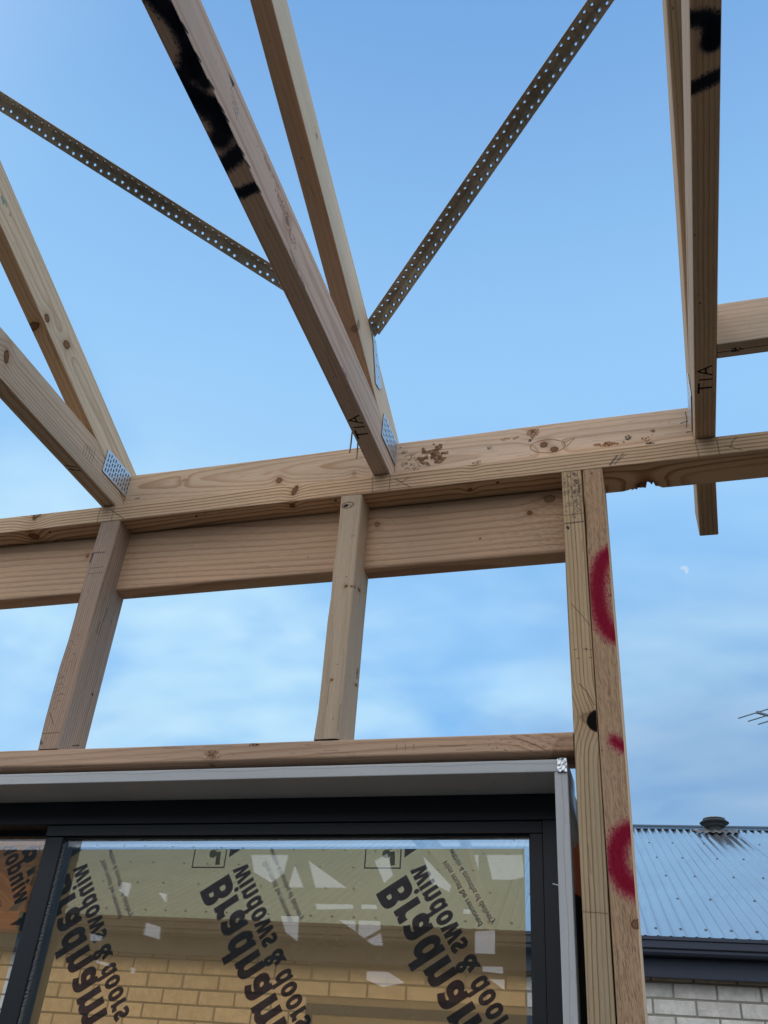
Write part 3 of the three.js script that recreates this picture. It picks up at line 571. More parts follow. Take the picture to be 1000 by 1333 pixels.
function brace(x0, z0, x1, z1, label) {
  const t = thing('perforated_brace', label, 'steel brace', 'perforated steel braces over the trusses');
  const Y = (z) => H + 1.2985 + 0.414 * z;
  const a = new THREE.Vector3(x0, Y(z0), z0), b = new THREE.Vector3(x1, Y(z1), z1);
  const ex = b.clone().sub(a).normalize(), nrm = new THREE.Vector3(0, 1, -0.414).normalize(), ey = new THREE.Vector3().crossVectors(nrm, ex).normalize();
  t.position.copy(a);
  t.quaternion.setFromRotationMatrix(new THREE.Matrix4().makeBasis(ex, ey, nrm));
  const up = 0.0083;
  const f1 = part('flange', FLANGE, strapSteel, t); f1.position.z = up; f1.rotation.x = -0.43;
  const f2 = part('flange', FLANGE, strapSteel, t); f2.position.z = up; f2.rotation.x = 0.43; f2.scale.y = -1;
  return t;
}
const rightBrace = brace(-0.497, 0.199, 0.02, 0.6615, 'perforated steel brace rising right from the middle truss to the right truss');
brace(-0.497, 0.180, -1.1065, 0.7300, 'perforated steel brace rising left behind the middle truss');
{ // flattened end of the right brace, folded down the side of the truss and nailed
  const s = new THREE.Shape(); s.moveTo(0.218, 1.391); s.lineTo(0.168, 1.372); s.lineTo(0.105, 1.300); s.lineTo(0.120, 1.285); s.lineTo(0.146, 1.279); s.lineTo(0.156, 1.300); s.lineTo(0.186, 1.362); s.closePath();
  for (const [z, y] of [[0.176, 1.368], [0.160, 1.345], [0.152, 1.322], [0.134, 1.306], [0.138, 1.330]]) { const p = new THREE.Path(); for (let q = 0; q <= 8; q++) { const a = -q / 8 * 6.283; q ? p.lineTo(z + Math.cos(a) * 0.0022, y + Math.sin(a) * 0.0022) : p.moveTo(z + Math.cos(a) * 0.0022, y + Math.sin(a) * 0.0022); } s.holes.push(p); }
  const g = new THREE.ExtrudeGeometry(s, { depth: 0.001, bevelEnabled: false });
  g.applyMatrix4(new THREE.Matrix4().makeBasis(new THREE.Vector3(0, 0, 1), new THREE.Vector3(0, 1, 0), new THREE.Vector3(-1, 0, 0)).setPosition(-0.4955, H, 0));
  rightBrace.updateMatrixWorld(true);
  g.applyMatrix4(rightBrace.matrixWorld.clone().invert());
  part('folded_end', g, galv, rightBrace);
}

// ───────────────────────── the sliding window ─────────────────────────
function paintTexture(seed, len, crackV) {               // white primed timber with a wandering seam of filler
  const W = 1024, S = 64, cv = document.createElement('canvas'); cv.width = W; cv.height = S;
  const c = cv.getContext('2d'), im = c.createImageData(W, S);
  for (let j = 0; j < S; j++) for (let i = 0; i < W; i++) { const k = 0.50 * (1 + 0.10 * (fbm(i * 0.012, j * 0.05, seed, 3) - 0.5) + 0.05 * (n3(i * 0.5, j * 0.5, seed) - 0.5)), o = (j * W + i) * 4; im.data[o] = to8(k); im.data[o + 1] = to8(k); im.data[o + 2] = to8(k * 0.995); im.data[o + 3] = 255; }
  c.putImageData(im, 0, 0);
  reseed(seed);
  let y = crackV * S; const pts = [];
  for (let i = 0; i <= 160; i++) { y += (rnd() - 0.5) * 3.4; y += (crackV * S + 7 * Math.sin(i * 0.23 + seed) - y) * 0.12; pts.push([(i / 160) * W, y]); }
  line(c, pts, 1.6, 'rgba(84,86,88,0.62)');
  for (let i = 0; i < 26; i++) { const x = rnd() * W, yy = rnd() * S; line(c, [[x, yy], [x + (rnd() - 0.5) * 22, yy + (rnd() - 0.5) * 6]], 1.2, `rgba(100,102,104,${0.2 + 0.3 * rnd()})`); }
  const t = new THREE.CanvasTexture(cv); t.colorSpace = THREE.SRGBColorSpace; t.magFilter = THREE.LinearFilter; t.wrapS = t.wrapT = THREE.RepeatWrapping;
  return t;
}
// box with uv running along its longest side, for the primed reveals
function reveal(x0, x1, y0, y1, z0, z1, along) {
  const g = cc(x0, x1, y0, y1, z0, z1, 0.0018), p = g.attributes.position, uv = g.attributes.uv, nn = g.attributes.normal;
  for (let i = 0; i < p.count; i++) {
    const L = along === 'x' ? p.getX(i) - x0 : p.getY(i) - y0, c = along === 'x' ? p.getY(i) - y0 : p.getX(i) - x0, front = nn.getZ(i) > 0.5, c2 = front ? c / 0.022 : (p.getZ(i) - z0) / 0.115 * 0.2;
    uv.setXY(i, L / 1.1, clamp(c2, 0.02, 0.98));
  }
  return g;
}
{
  const w = thing('sliding_window', 'dark framed sliding window with white reveal and printed protective film', 'window');
  const xL = -2.35, xR = -0.1745, foot = -1.5;
  w.position.set(-1.25, H, -0.11);
  const P = (name, g, m, parent = w) => part(name, g.translate(1.25, 0, 0.11), m, parent);
  const primedH = std(0xffffff, 0.55), primedV = std(0xffffff, 0.55);
  primedH.map = paintTexture(4, 2.2, 0.30); primedV.map = paintTexture(9, 2, 0.45);
  const navy = std(lin(0.0035, 0.0045, 0.009), 0.5), seal = std(lin(0.012, 0.012, 0.013), 0.7);
  P('head_reveal', reveal(xL - 0.021, -0.1535, 0.5035, 0.5245, -0.1148, 0, 'x'), primedH);
  P('jamb_reveal', reveal(xR, -0.1535, foot, 0.503, -0.1148, 0, 'y'), primedV);
  P('jamb_reveal', reveal(xL - 0.021, xL, foot, 0.503, -0.1148, 0, 'y'), primedV);
  P('frame_head', merged([cc(xL, xR, 0.459, 0.5025, -0.215, -0.115, 0.0015), cc(xL, xR, 0.5025, 0.523, -0.215, -0.1155)]), navy);
  P('frame_jamb', merged([cc(-0.2116, xR, foot, 0.4588, -0.215, -0.115, 0.0015), cc(xR, -0.1540, foot, 0.50, -0.215, -0.1155)]), navy);
  P('frame_jamb', cc(xL, xL + 0.037, foot, 0.4588, -0.215, -0.115, 0.0015), navy);
  P('frame_sill', cc(xL + 0.038, -0.2118, foot, foot + 0.05, -0.215, -0.115, 0.0015), navy);
  // right sash
  const sash = P('sash', merged([cc(-1.198, -0.212, 0.4375, 0.4586, -0.16, -0.119, 0.0012), cc(-0.2340, -0.212, foot + 0.051, 0.4373, -0.16, -0.119, 0.0012), cc(-1.198, -1.158, foot + 0.051, 0.4373, -0.16, -0.122, 0.002), cc(-1.1575, -0.2345, foot + 0.051, foot + 0.11, -0.16, -0.119, 0.0012)]), navy);
  P('glazing_bead', merged([cc(-1.1578, -0.2342, 0.4335, 0.4374, -0.1425, -0.126), cc(-0.2362, -0.2342, foot + 0.11, 0.4332, -0.132, -0.126)]), seal, sash);
  const glass = new THREE.MeshPhysicalMaterial({ color: lin(0.990, 0.994, 0.992), roughness: 0, transmission: 1, thickness: 0, ior: 1.46, specularIntensity: 1 });
  for (const z of [-0.1430, -0.1330]) P('glass_pane', cc(-1.1576, -0.2343, foot + 0.1105, z > -0.14 ? 0.4333 : 0.4372, z - 0.003, z), glass, sash);
  // pile seal down the closing stile, a brush of fine dull bristles
  { const g = []; reseed(5); for (let y = -0.6; y < 0.425; y += 0.0032) g.push(new THREE.ConeGeometry(0.0014, 0.011, 4).rotateZ(-1.2 + (rnd() - 0.5) * 0.5).translate(-1.153, y, -0.1285 + (rnd() - 0.5) * 0.002)); const b = P('brush_seal', merged(g), std(lin(0.26, 0.28, 0.29), 0.9), sash); b.userData.kind = 'stuff'; }
  // left sash in the outer track
  const sash2 = P('sash', merged([cc(xL + 0.038, -1.165, 0.4495, 0.4588, -0.2, -0.164), cc(-1.204, -1.166, foot + 0.051, 0.4493, -0.2, -0.164), cc(xL + 0.038, xL + 0.08, foot + 0.051, 0.4493, -0.2, -0.164)]), navy);
  for (const z of [-0.1760, -0.1680]) P('glass_pane', cc(xL + 0.0805, -1.2045, foot + 0.052, 0.4492, z - 0.003, z), glass, sash2);
  // printed protective film on the outside of the glass: what is read from outside is mirrored in here
  function film(x0, x1, y0, y1, turn, ax, ay) {
    const wide = x1 - x0, high = y1 - y0, Wp = 2048, Hp = Math.round((Wp * high) / wide), cv = document.createElement('canvas'); cv.width = Wp; cv.height = Hp;
    const c = cv.getContext('2d');
    const im = c.createImageData(Wp, Hp);
    for (let j = 0; j < Hp; j++) for (let i = 0; i < Wp; i++) { const k = 1 + 0.05 * (fbm(i * 0.006, j * 0.02, 4.4, 3) - 0.5), o = (j * Wp + i) * 4; im.data[o] = to8(1.0 * k); im.data[o + 1] = to8(0.635 * k); im.data[o + 2] = to8(0.30 * k); im.data[o + 3] = 255; }
    c.putImageData(im, 0, 0);
    // metres on the pane, y up
    c.setTransform(Wp / wide, 0, 0, -Wp / wide, (-x0 * Wp) / wide, (y1 * Wp) / wide);
    const BROWN = 'rgb(86,58,50)', th = R(-58), dx = Math.cos(th), dy = Math.sin(th);
    const block = (ox, oy) => {
      c.save();
      c.transform(turn, 0, 0, turn, ox, oy);
      c.save();
      // reading axis d, letters' up axis to the lower left: mirrored
      c.transform(dx, dy, dy, -dx, 0, 0);
      const text = (s, sx, base, em, squeeze, font, bold, gap) => {   // sx along d, base = height along up
        c.save(); c.transform(1, 0, 0, 1, sx, base); c.scale(squeeze * em / 100, -em / 100);
        c.font = font; c.fillStyle = BROWN; c.strokeStyle = BROWN; c.lineJoin = 'miter'; c.lineWidth = bold;
        let x = 0; for (const ch of s) { c.fillText(ch, x, 0); if (bold) c.strokeText(ch, x, 0); x += c.measureText(ch).width + gap; }
        c.restore();
      };
      text("Bradnam's", -0.7455, 0.4815, 0.0825, 0.775, 'bold 100px sans-serif', 5, 2);
      text('windows & doors', -0.7425, 0.4415, 0.0514, 0.70, 'bold 100px sans-serif', 4, 2);
      text('Film must be removed', -0.7246, 0.4043, 0.0122, 1.0, '100px sans-serif', 4, 0);
      text('within 4 months of delivery', -0.7360, 0.3855, 0.0122, 0.95, '100px sans-serif', 4, 0);
      c.restore();
      // keep-tidy sign: a square with a simple figure dropping litter, half off the sheet
      c.strokeStyle = BROWN; c.fillStyle = 'rgb(116,92,64)'; c.lineWidth = 0.0022;
      c.strokeRect(-0.8775, 0.3858, 0.066, 0.066);
      c.beginPath(); c.arc(-0.8385, 0.4105, 0.0075, 0, 6.3); c.fill();
      c.save(); c.translate(-0.8265, 0.402); c.rotate(0.06); c.fillRect(-0.0045, -0.0115, 0.009, 0.024); c.restore();
      c.beginPath(); c.moveTo(-0.834, 0.4165); c.lineTo(-0.8145, 0.424); c.lineTo(-0.828, 0.430); c.fill();
      c.fillStyle = BROWN; c.beginPath(); c.moveTo(-0.8045, 0.404); c.lineTo(-0.8045, 0.43); c.lineTo(-0.765, 0.43); c.fill();
      c.restore();
    };
    for (let k = -2; k < 4; k++) for (const dv of [0, -0.62]) block(ax + turn * k * 0.3425, ay + dv);
    const t = new THREE.CanvasTexture(cv); t.colorSpace = THREE.SRGBColorSpace; t.magFilter = THREE.LinearFilter;
    return t;
  }
  const filmMat = (map) => new THREE.MeshPhysicalMaterial({ map, roughness: 0.06, transmission: 0.75, thickness: 0, ior: 1.3, specularIntensity: 0.4 });
  const f1 = P('protective_film', new THREE.PlaneGeometry(0.90, 0.85).translate(-0.6975, -0.006, -0.1468), filmMat(film(-1.1475, -0.2475, -0.431, 0.419, 1, 0, 0)), sash);
  f1.userData.label = 'tan film with mirrored brown lettering on the wide right pane';
  // turned half round on the other pane: the same block through 180 degrees
  const f2 = P('protective_film', new THREE.PlaneGeometry(0.93, 0.85).translate(-1.712, 0.009, -0.1798), filmMat(film(-2.177, -1.247, -0.416, 0.434, -1, -2.036, 0.713)), sash2);
  f2.userData.label = 'tan film with the lettering turned upside down on the left pane';
  // silver tape wrapped round the corner of the reveal
  { const g = new THREE.BoxGeometry(0.0155, 0.0225, 0.006, 10, 14, 2), p = g.attributes.position; for (let i = 0; i < p.count; i++) { const x = p.getX(i), y = p.getY(i), z = p.getZ(i); const k = n3(x * 420 + 3, y * 420, 2) - 0.5, q = n3(x * 900, y * 900, 7) - 0.5; p.setXYZ(i, x + k * 0.0012, y + q * 0.0010, z + (z > 0 ? k * 0.0022 + q * 0.0008 : 0)); } g.computeVertexNormals(); P('foil_tape', g.translate(-0.1612, 0.5137, 0.0006), std(lin(0.66, 0.68, 0.70), 0.38, { metalness: 0.8 })); }
  // fixing screw poking out of the jamb
  P('frame_screw', new THREE.CylinderGeometry(0.0012, 0.0012, 0.011, 6).rotateZ(1.35).translate(-0.1792, 0.331, -0.014), std(lin(0.5, 0.5, 0.5), 0.4, { metalness: 0.6 }));
}
{ // loose flashing sheet curling in the gap between the jamb and the stud
  const nx = 6, ny = 60, g = new THREE.PlaneGeometry(1, 1, nx, ny), p = g.attributes.position, uv = g.attributes.uv;
  for (let i = 0; i < p.count; i++) {
    const s = uv.getX(i), v = uv.getY(i), y = mix(-0.2, 0.492, v), tip = sstep(0.455, 0.492, y);
    const curl = 0.0035 * Math.sin(y * 19) + 0.002 * (n3(y * 30, s * 2, 4) - 0.5);
    const xr = -0.1438 - 0.0095 * sstep(0.40, 0.50, y) - 0.0012 * sstep(0.33, 0.2, y), xl = -0.1527;
    p.setXYZ(i, mix(xl, xr, s) , y, mix(-0.03, -0.062, s) + curl * (0.4 + s));
  }
  g.computeVertexNormals();
  const cv = document.createElement('canvas'); cv.width = 64; cv.height = 512; const c = cv.getContext('2d');
  const im = c.createImageData(64, 512);
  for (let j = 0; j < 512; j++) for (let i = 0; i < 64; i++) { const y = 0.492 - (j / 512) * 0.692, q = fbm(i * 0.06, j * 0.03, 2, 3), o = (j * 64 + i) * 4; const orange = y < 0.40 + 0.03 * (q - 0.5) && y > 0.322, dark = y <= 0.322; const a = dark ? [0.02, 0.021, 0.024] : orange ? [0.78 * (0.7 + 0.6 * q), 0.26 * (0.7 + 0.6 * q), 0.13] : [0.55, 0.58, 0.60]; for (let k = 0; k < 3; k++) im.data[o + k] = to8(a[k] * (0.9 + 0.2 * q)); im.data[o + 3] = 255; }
  c.putImageData(im, 0, 0);
  const t = new THREE.CanvasTexture(cv); t.colorSpace = THREE.SRGBColorSpace; t.magFilter = THREE.LinearFilter;
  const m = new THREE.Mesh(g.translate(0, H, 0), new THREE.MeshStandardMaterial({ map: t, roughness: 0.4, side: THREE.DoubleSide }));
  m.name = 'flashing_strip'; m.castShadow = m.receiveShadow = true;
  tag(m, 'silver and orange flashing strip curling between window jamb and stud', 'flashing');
}
{ // pine hoarding boards outside the left pane
  const t = thing('timber_screen', 'orange pine board screen with diagonal brace behind the left pane', 'screen');
  t.position.set(-1.80, H + 0.285, -0.27);
  const wm = woodMaterial({ len: 1.0, w: 0.018, h: 0.092, seed: 205, px: 1024, strip: 96, pith: [0.05, 0.02], ring: 0.009, early: [0.78, 0.42, 0.16], late: [0.58, 0.26, 0.08], bump: false });
  const g = stickGeometry({ len: 0.985, w: 0.018, h: 0.0915, seed: 3, step: 0.3 });
  for (let k = 0; k < 3; k++) { const m = part('board', g, wm, t); place(m, 'X', -0.495 + (k % 2) * 0.004, 0.048 + k * 0.0935, -0.012); }
  const r = part('bottom_rail', stickGeometry({ len: 0.985, w: 0.02, h: 0.036, seed: 6, step: 0.3 }), wm, t); place(r, 'X', -0.494, 0.020, 0.008);
  const a = new THREE.Vector3(0.10, 0.28, 0.008), b = new THREE.Vector3(0.47, 0.05, 0.008), ex = b.clone().sub(a).normalize(), ez = new THREE.Vector3(0, 0, 1);
  const d = part('diagonal_brace', stickGeometry({ len: a.distanceTo(b), w: 0.02, h: 0.045, seed: 7, step: 0.3 }), wm, t); d.position.copy(a); d.quaternion.setFromRotationMatrix(new THREE.Matrix4().makeBasis(ex, new THREE.Vector3().crossVectors(ez, ex), ez));
}

// ───────────────────────── the brick house next door ─────────────────────────
{
  const YAW = R(5), n = new THREE.Vector3(Math.sin(YAW), 0, Math.cos(YAW));
  const t = thing('brick_house', 'pale brick house with grey corrugated roof and dark gutter next door', 'house');
  t.position.set(-n.x * 6.15, 0, 1.5 - n.z * 6.15);
  t.rotation.y = YAW;
  const Z = (d) => 6.15 - d, xA = -9, xB = 5.5;          // local z from a distance measured square to the wall
  const mortar = new THREE.MeshStandardMaterial({ map: grainTexture(128, [0.24, 0.225, 0.19], 0.5, 0.1, 31), roughness: 0.95 });
  const wall = part('wall', cc(xA, xB, 0, H + 0.905, -0.23, -0.004), mortar, t);
  const tones = [[0.56, 0.535, 0.48], [0.52, 0.50, 0.45], [0.60, 0.575, 0.52], [0.55, 0.52, 0.465]].map((c, i) => {
    const m = new THREE.MeshStandardMaterial({ map: grainTexture(128, c, 0.28, 0.07, 40 + i), bumpMap: grainTexture(128, [0.5, 0.5, 0.5], 1.0, 0.16, 50 + i), bumpScale: 0.004, roughness: 0.93 });
    m.bumpMap.colorSpace = THREE.NoColorSpace; return m;
  });
  const bricks = [0, 1, 2].map((k) => { const g = new RoundedBoxGeometry(0.229, 0.0765, 0.09, 1, 0.004 + k * 0.0012); const uv = g.attributes.uv, p = g.attributes.position; for (let i = 0; i < uv.count; i++) uv.setXY(i, p.getX(i) * 4 + k * 0.31, p.getY(i) * 4 + k * 0.17); return g; });
  const course = 0.0865, wx0 = -1.72, wx1 = -0.10, wy1 = H + 0.607, wy0 = H - 0.60, rest = [];
  reseed(77);
  for (let r = 0; r < 28; r++) {
    // the top joint lies where the photograph shows it; courses count down from under the fascia
    const y = H + 0.860 - r * course, off = (r % 2 ? 0.0 : 0.120) + 0.101;
    if (y < 0) break;
    for (let k = -38; k < 24; k++) {
      const x = off + k * 0.24 - 0.005; if (x < xA + 0.12 || x > xB - 0.12) continue;
      const hole = y - 0.03 < wy1 && y > wy0;
      let cut = 0, cx = x;
      if (hole && x + 0.115 > wx0 && x - 0.115 < wx1) { const l = Math.max(0, wx0 - (x - 0.1145)), q = Math.max(0, x + 0.1145 - wx1); if (l > 0.03) { cut = l; cx = x - 0.1145 + l / 2; } else if (q > 0.03) { cut = q; cx = x + 0.1145 - q / 2; } else continue; }
      const dz = (rnd() - 0.5) * 0.004, dr = (rnd() - 0.5) * 0.006, mi = (rnd() * 4) | 0, gi = (rnd() * 3) | 0;
      if (r < 7 && x > -4.3 && x < 1.45) { const b = part('brick', bricks[gi], tones[mi], wall); b.position.set(cx, y, -0.043 + dz); b.rotation.z = dr; if (cut) b.scale.x = cut / 0.229; }
      else if (!cut) rest.push([x, y, -0.043 + dz]);
    }
  }
  const far = new THREE.InstancedMesh(bricks[0], tones[1], rest.length), M = new THREE.Matrix4();
  rest.forEach(([x, y, z], i) => far.setMatrixAt(i, M.makeTranslation(x, y, z)));
  far.name = 'brickwork'; far.userData.kind = 'stuff'; far.castShadow = far.receiveShadow = true; wall.add(far);
  const navy = std(lin(0.013, 0.021, 0.040), 0.5), navy2 = std(lin(0.017, 0.026, 0.048), 0.55);
  const win = part('window', merged([cc(wx0, wx1, wy1 - 0.055, wy1, -0.06, 0.004), cc(wx0, wx0 + 0.045, wy0, wy1 - 0.056, -0.06, 0.003), cc(wx1 - 0.045, wx1, wy0, wy1 - 0.056, -0.06, 0.003), cc(wx0 + 0.046, wx1 - 0.046, wy0, wy0 + 0.05, -0.06, 0.003), cc(-0.94, -0.88, wy0 + 0.051, wy1 - 0.056, -0.06, -0.01)]), navy, t);
  part('pane', cc(wx0 + 0.046, wx1 - 0.046, wy0 + 0.051, wy1 - 0.057, -0.052, -0.046), std(lin(0.015, 0.018, 0.022), 0.05), win);
  // fascia and gutter
  part('fascia', cc(xA - 0.1, xB + 0.1, H + 0.8265, H + 0.98, Z(6.07), Z(6.05), 0.003), navy2, t);
  { const s = new THREE.Shape(); const y0 = H + 0.932;     // section of the gutter: x = towards the viewer
    s.moveTo(0, y0 + 0.09); s.lineTo(0.0, y0); s.lineTo(0.086, y0); s.lineTo(0.095, y0 + 0.004); s.lineTo(0.099, y0 + 0.012); s.lineTo(0.099, y0 + 0.026); s.lineTo(0.113, y0 + 0.034); s.lineTo(0.113, y0 + 0.070); s.lineTo(0.122, y0 + 0.074); s.lineTo(0.122, y0 + 0.0925); s.lineTo(0.110, y0 + 0.093); s.lineTo(0.1105, y0 + 0.037); s.lineTo(0.096, y0 + 0.030); s.lineTo(0.096, y0 + 0.006); s.lineTo(0.003, y0 + 0.004); s.lineTo(0.003, y0 + 0.09); s.closePath();
    const g = new THREE.ExtrudeGeometry(s, { depth: xB - xA + 0.3, bevelEnabled: false });
    g.applyMatrix4(new THREE.Matrix4().makeBasis(new THREE.Vector3(0, 0, 1), new THREE.Vector3(0, 1, 0), new THREE.Vector3(-1, 0, 0)).setPosition(xB + 0.15, 0, Z(6.049)));
    part('gutter', g, navy, t); }
  // corrugated roof sheets, each ten corrugations wide, from the gutter to the ridge
  const pitchW = 0.0708, yAt = (d) => H + 1.083 + 0.414 * (d - 6.1), dE = 5.948, dR = 10.42;
  const tin = new THREE.MeshStandardMaterial({ map: grainTexture(256, [0.44, 0.465, 0.50], 0.16, 0.02, 61), roughness: 0.17, metalness: 0.80, side: THREE.DoubleSide });
  const sheetW = pitchW * 10.5;
  function corrugated(d0, d1, back) {
    const segs = 105, rows = 1, pos = [], uv = [], idx = [];
    for (let j = 0; j <= rows; j++) for (let i = 0; i <= segs; i++) {
      const x = (i / segs) * sheetW, d = mix(d0, d1, j / rows), hgt = 0.0115 * Math.cos((x / pitchW) * Math.PI * 2);
      const yy = back ? yAt(2 * dR - d) : yAt(d);
      pos.push(x, yy + hgt * Math.cos(PITCH), Z(d) + (back ? -1 : 1) * hgt * Math.sin(PITCH)); uv.push(x, d * 0.7);
    }
    for (let j = 0; j < rows; j++) for (let i = 0; i < segs; i++) { const a = j * (segs + 1) + i; idx.push(a, a + 1, a + segs + 1, a + 1, a + segs + 2, a + segs + 1); }
    const g = new THREE.BufferGeometry(); g.setAttribute('position', new THREE.Float32BufferAttribute(pos, 3)); g.setAttribute('uv', new THREE.Float32BufferAttribute(uv, 2)); g.setIndex(idx); g.computeVertexNormals();
    return g;
  }
  const gs = corrugated(dE, dR), gb = corrugated(dR, 2 * dR - dE, true);
  const roof = part('roof', merged([cc(xA, xB, H + 0.86, H + 0.90, Z(2 * dR - dE - 0.1), Z(6.08)), cc(xA, xB, yAt(dR) - 0.16, yAt(dR) - 0.06, Z(dR + 0.04), Z(dR - 0.04))]), std(lin(0.3, 0.2, 0.12), 0.8), t);
  const screwGeo = [], step = pitchW * 10;
  for (let x = xA - 0.1, k = 0; x < xB; x += step, k++) {
    const a = part('roof_sheet', gs, tin, roof); a.position.set(x, (k % 2) * 0.0012, 0);
    const b = part('roof_sheet', gb, tin, roof); b.position.set(x, (k % 2) * 0.0012, 0);
  }
  const crest = (k) => xA - 0.1 + k * pitchW;
  for (let row = 0; row < 6; row++) {
    const d = row ? 6.12 + row * 0.80 : 6.10;
    for (let k = 0; k * pitchW < xB - xA; k += row ? (k % 7 === 0 ? 4 : 3) : 2) { const x = crest(k); if (x < -6 || x > 3) continue; screwGeo.push(new THREE.CylinderGeometry(0.0085, 0.0105, 0.012, 6).rotateX(PITCH).translate(x, yAt(d) + 0.0125, Z(d))); }
  }
  const sc = part('roof_screws', merged(screwGeo), std(lin(0.10, 0.12, 0.14), 0.6), roof); sc.userData.kind = 'stuff';
  { const cap = [], y = yAt(dR) + 0.012, L = xB - xA + 0.2;
    for (const s of [1, -1]) cap.push(new THREE.BoxGeometry(L, 0.003, 0.15).rotateX(s * PITCH).translate((xA + xB) / 2, y - 0.031 + 0.002, Z(dR) + s * 0.069));
    cap.push(new THREE.CylinderGeometry(0.017, 0.017, L, 10).rotateZ(Math.PI / 2).translate((xA + xB) / 2, y + 0.003, Z(dR)));
    for (const s of [1, -1]) cap.push(new THREE.CylinderGeometry(0.005, 0.005, L, 8).rotateZ(Math.PI / 2).translate((xA + xB) / 2, y - 0.0605, Z(dR) + s * 0.139));
    part('ridge_cap', merged(cap), std(lin(0.055, 0.085, 0.115), 0.45, { metalness: 0.2 }), roof); }
  // mushroom roof vent with its lead skirt
  { const vx = 1.318, vd = 10.12, vy = yAt(vd), v = part('roof_vent', new THREE.LatheGeometry([[0.075, -0.05], [0.078, 0.045], [0.10, 0.05], [0.118, 0.062], [0.120, 0.085], [0.162, 0.094], [0.166, 0.099], [0.128, 0.124], [0.124, 0.132], [0.116, 0.137], [0, 0.141]].map(([x, y]) => new THREE.Vector2(x, y)), 28), std(lin(0.028, 0.033, 0.034), 0.55, { metalness: 0.2, side: THREE.DoubleSide }), roof);
    v.position.set(vx, vy + 0.004, Z(vd)); v.scale.set(0.88, 0.95, 0.88);
    part('vent_cap', new THREE.LatheGeometry([[0.118, 0.134], [0.128, 0.136], [0.128, 0.144], [0.118, 0.147], [0, 0.149]].map(([x, y]) => new THREE.Vector2(x, y)), 28), std(lin(0.42, 0.47, 0.48), 0.4, { metalness: 0.4 }), roof).position.copy(v.position); roof.children[roof.children.length - 1].scale.copy(v.scale);
    const sk = new THREE.PlaneGeometry(0.44, 0.26, 44, 6), p = sk.attributes.position;
    for (let i = 0; i < p.count; i++) { const x = p.getX(i), q = p.getY(i); p.setXYZ(i, x * (1 - 0.1 * q / 0.13), 0.0115 + 0.0065 * Math.cos(((vx + x - xA + 0.1) / pitchW) * Math.PI * 2) + 0.004 * n3(x * 40, q * 40, 3) + 0.03 * Math.exp(-(x * x + q * q) / 0.006), q); }
    const skirt = part('vent_skirt', sk, new THREE.MeshStandardMaterial({ map: grainTexture(128, [0.16, 0.15, 0.14], 0.9, 0.06, 71), roughness: 0.7, side: THREE.DoubleSide }), roof);
    sk.computeVertexNormals(); skirt.position.copy(v.position); skirt.position.y += 0.002; skirt.rotation.x = PITCH; }
  // gable ends and back wall
  part('gable', merged([xA + 0.05, xB - 0.05].map((x) => { const s = new THREE.Shape(); s.moveTo(-Z(6.2), H + 0.9); s.lineTo(-Z(dR), yAt(dR) - 0.1); s.lineTo(-Z(2 * dR - 6.2), H + 0.9); s.closePath(); return new THREE.ExtrudeGeometry(s, { depth: 0.1, bevelEnabled: false }).rotateY(Math.PI / 2).translate(x - 0.05, 0, 0); })), tones[1], t);
  part('back_wall', merged([cc(xA, xB, 0, H + 0.9, Z(2 * dR - 6.15), Z(2 * dR - 6.38)), cc(xA, xA + 0.23, 0, H + 0.9, Z(2 * dR - 6.39), -0.231), cc(xB - 0.23, xB, 0, H + 0.9, Z(2 * dR - 6.39), -0.231)]), tones[1], t);
}
{ // television antenna on a mast behind the neighbour's ridge
  const t = thing('tv_antenna', 'thin grey television antenna against the sky above the neighbouring roof', 'antenna');
  const C = (x, y) => new THREE.Vector3(x * 13.5, y * 13.5, -12 - 0), base = new THREE.Vector3(1.86, 2.2, -12.2);
  t.position.set(base.x, base.y, base.z);
  const rod = (a, b, r) => { const d = b.clone().sub(a), g = new THREE.CylinderGeometry(r, r, d.length(), 7); g.applyQuaternion(new THREE.Quaternion().setFromUnitVectors(new THREE.Vector3(0, 1, 0), d.clone().normalize())); const m = a.clone().add(b).multiplyScalar(0.5).sub(base); return g.translate(m.x, m.y, m.z); };
  const al = std(lin(0.12, 0.15, 0.17), 0.5, { metalness: 0.5 });
  const at = (x, y, z = 0) => new THREE.Vector3(x * 13.5, H + y * 13.5, -12 + z);
  // boom comes forward and slightly right from the tip to the mast
  const tip = at(0.1000, 0.3945), root = at(0.1400, 0.3760, 0.12);
  part('boom', rod(tip, root, 0.02), al, t);
  part('clamp', bx(0.05, 0.035, 0.035).translate(tip.x - base.x + 0.01, tip.y - base.y, tip.z - base.z), al, t);
  const e0 = at(0.0800, 0.3890), e1 = at(0.1200, 0.4005), dir = e1.clone().sub(e0);
  for (let k = 0; k < 5; k++) { const c = tip.clone().lerp(root, k * 0.24), h = dir.clone().multiplyScalar(0.5 + 0.012 * k); part('element', rod(c.clone().sub(h), c.clone().add(h), 0.009), al, t); }
  part('mast', rod(base.clone(), root.clone().add(new THREE.Vector3(0, 0.12, 0)), 0.016), al, t);
}
{ // the moon, a thin bright crescent
  const d = new THREE.Vector3(0.039, 0.498, -0.866).normalize().multiplyScalar(900);
  const s = new THREE.Shape(); s.absarc(0, 0, 3.9, -1.1, 2.5, false); s.absarc(-2.6, -2.2, 3.3, 1.75, -0.35, true); s.closePath();
  const m = new THREE.Mesh(new THREE.ExtrudeGeometry(s, { depth: 0.5, bevelEnabled: false, curveSegments: 20 }), new THREE.MeshStandardMaterial({ color: 0x000000, emissive: lin(0.50, 0.67, 0.90), emissiveIntensity: 1 }));
  m.position.copy(d).add(camera.position); m.lookAt(camera.position); m.name = 'moon';
  tag(m, 'small pale crescent moon in the blue sky right of the studs', 'moon');
}
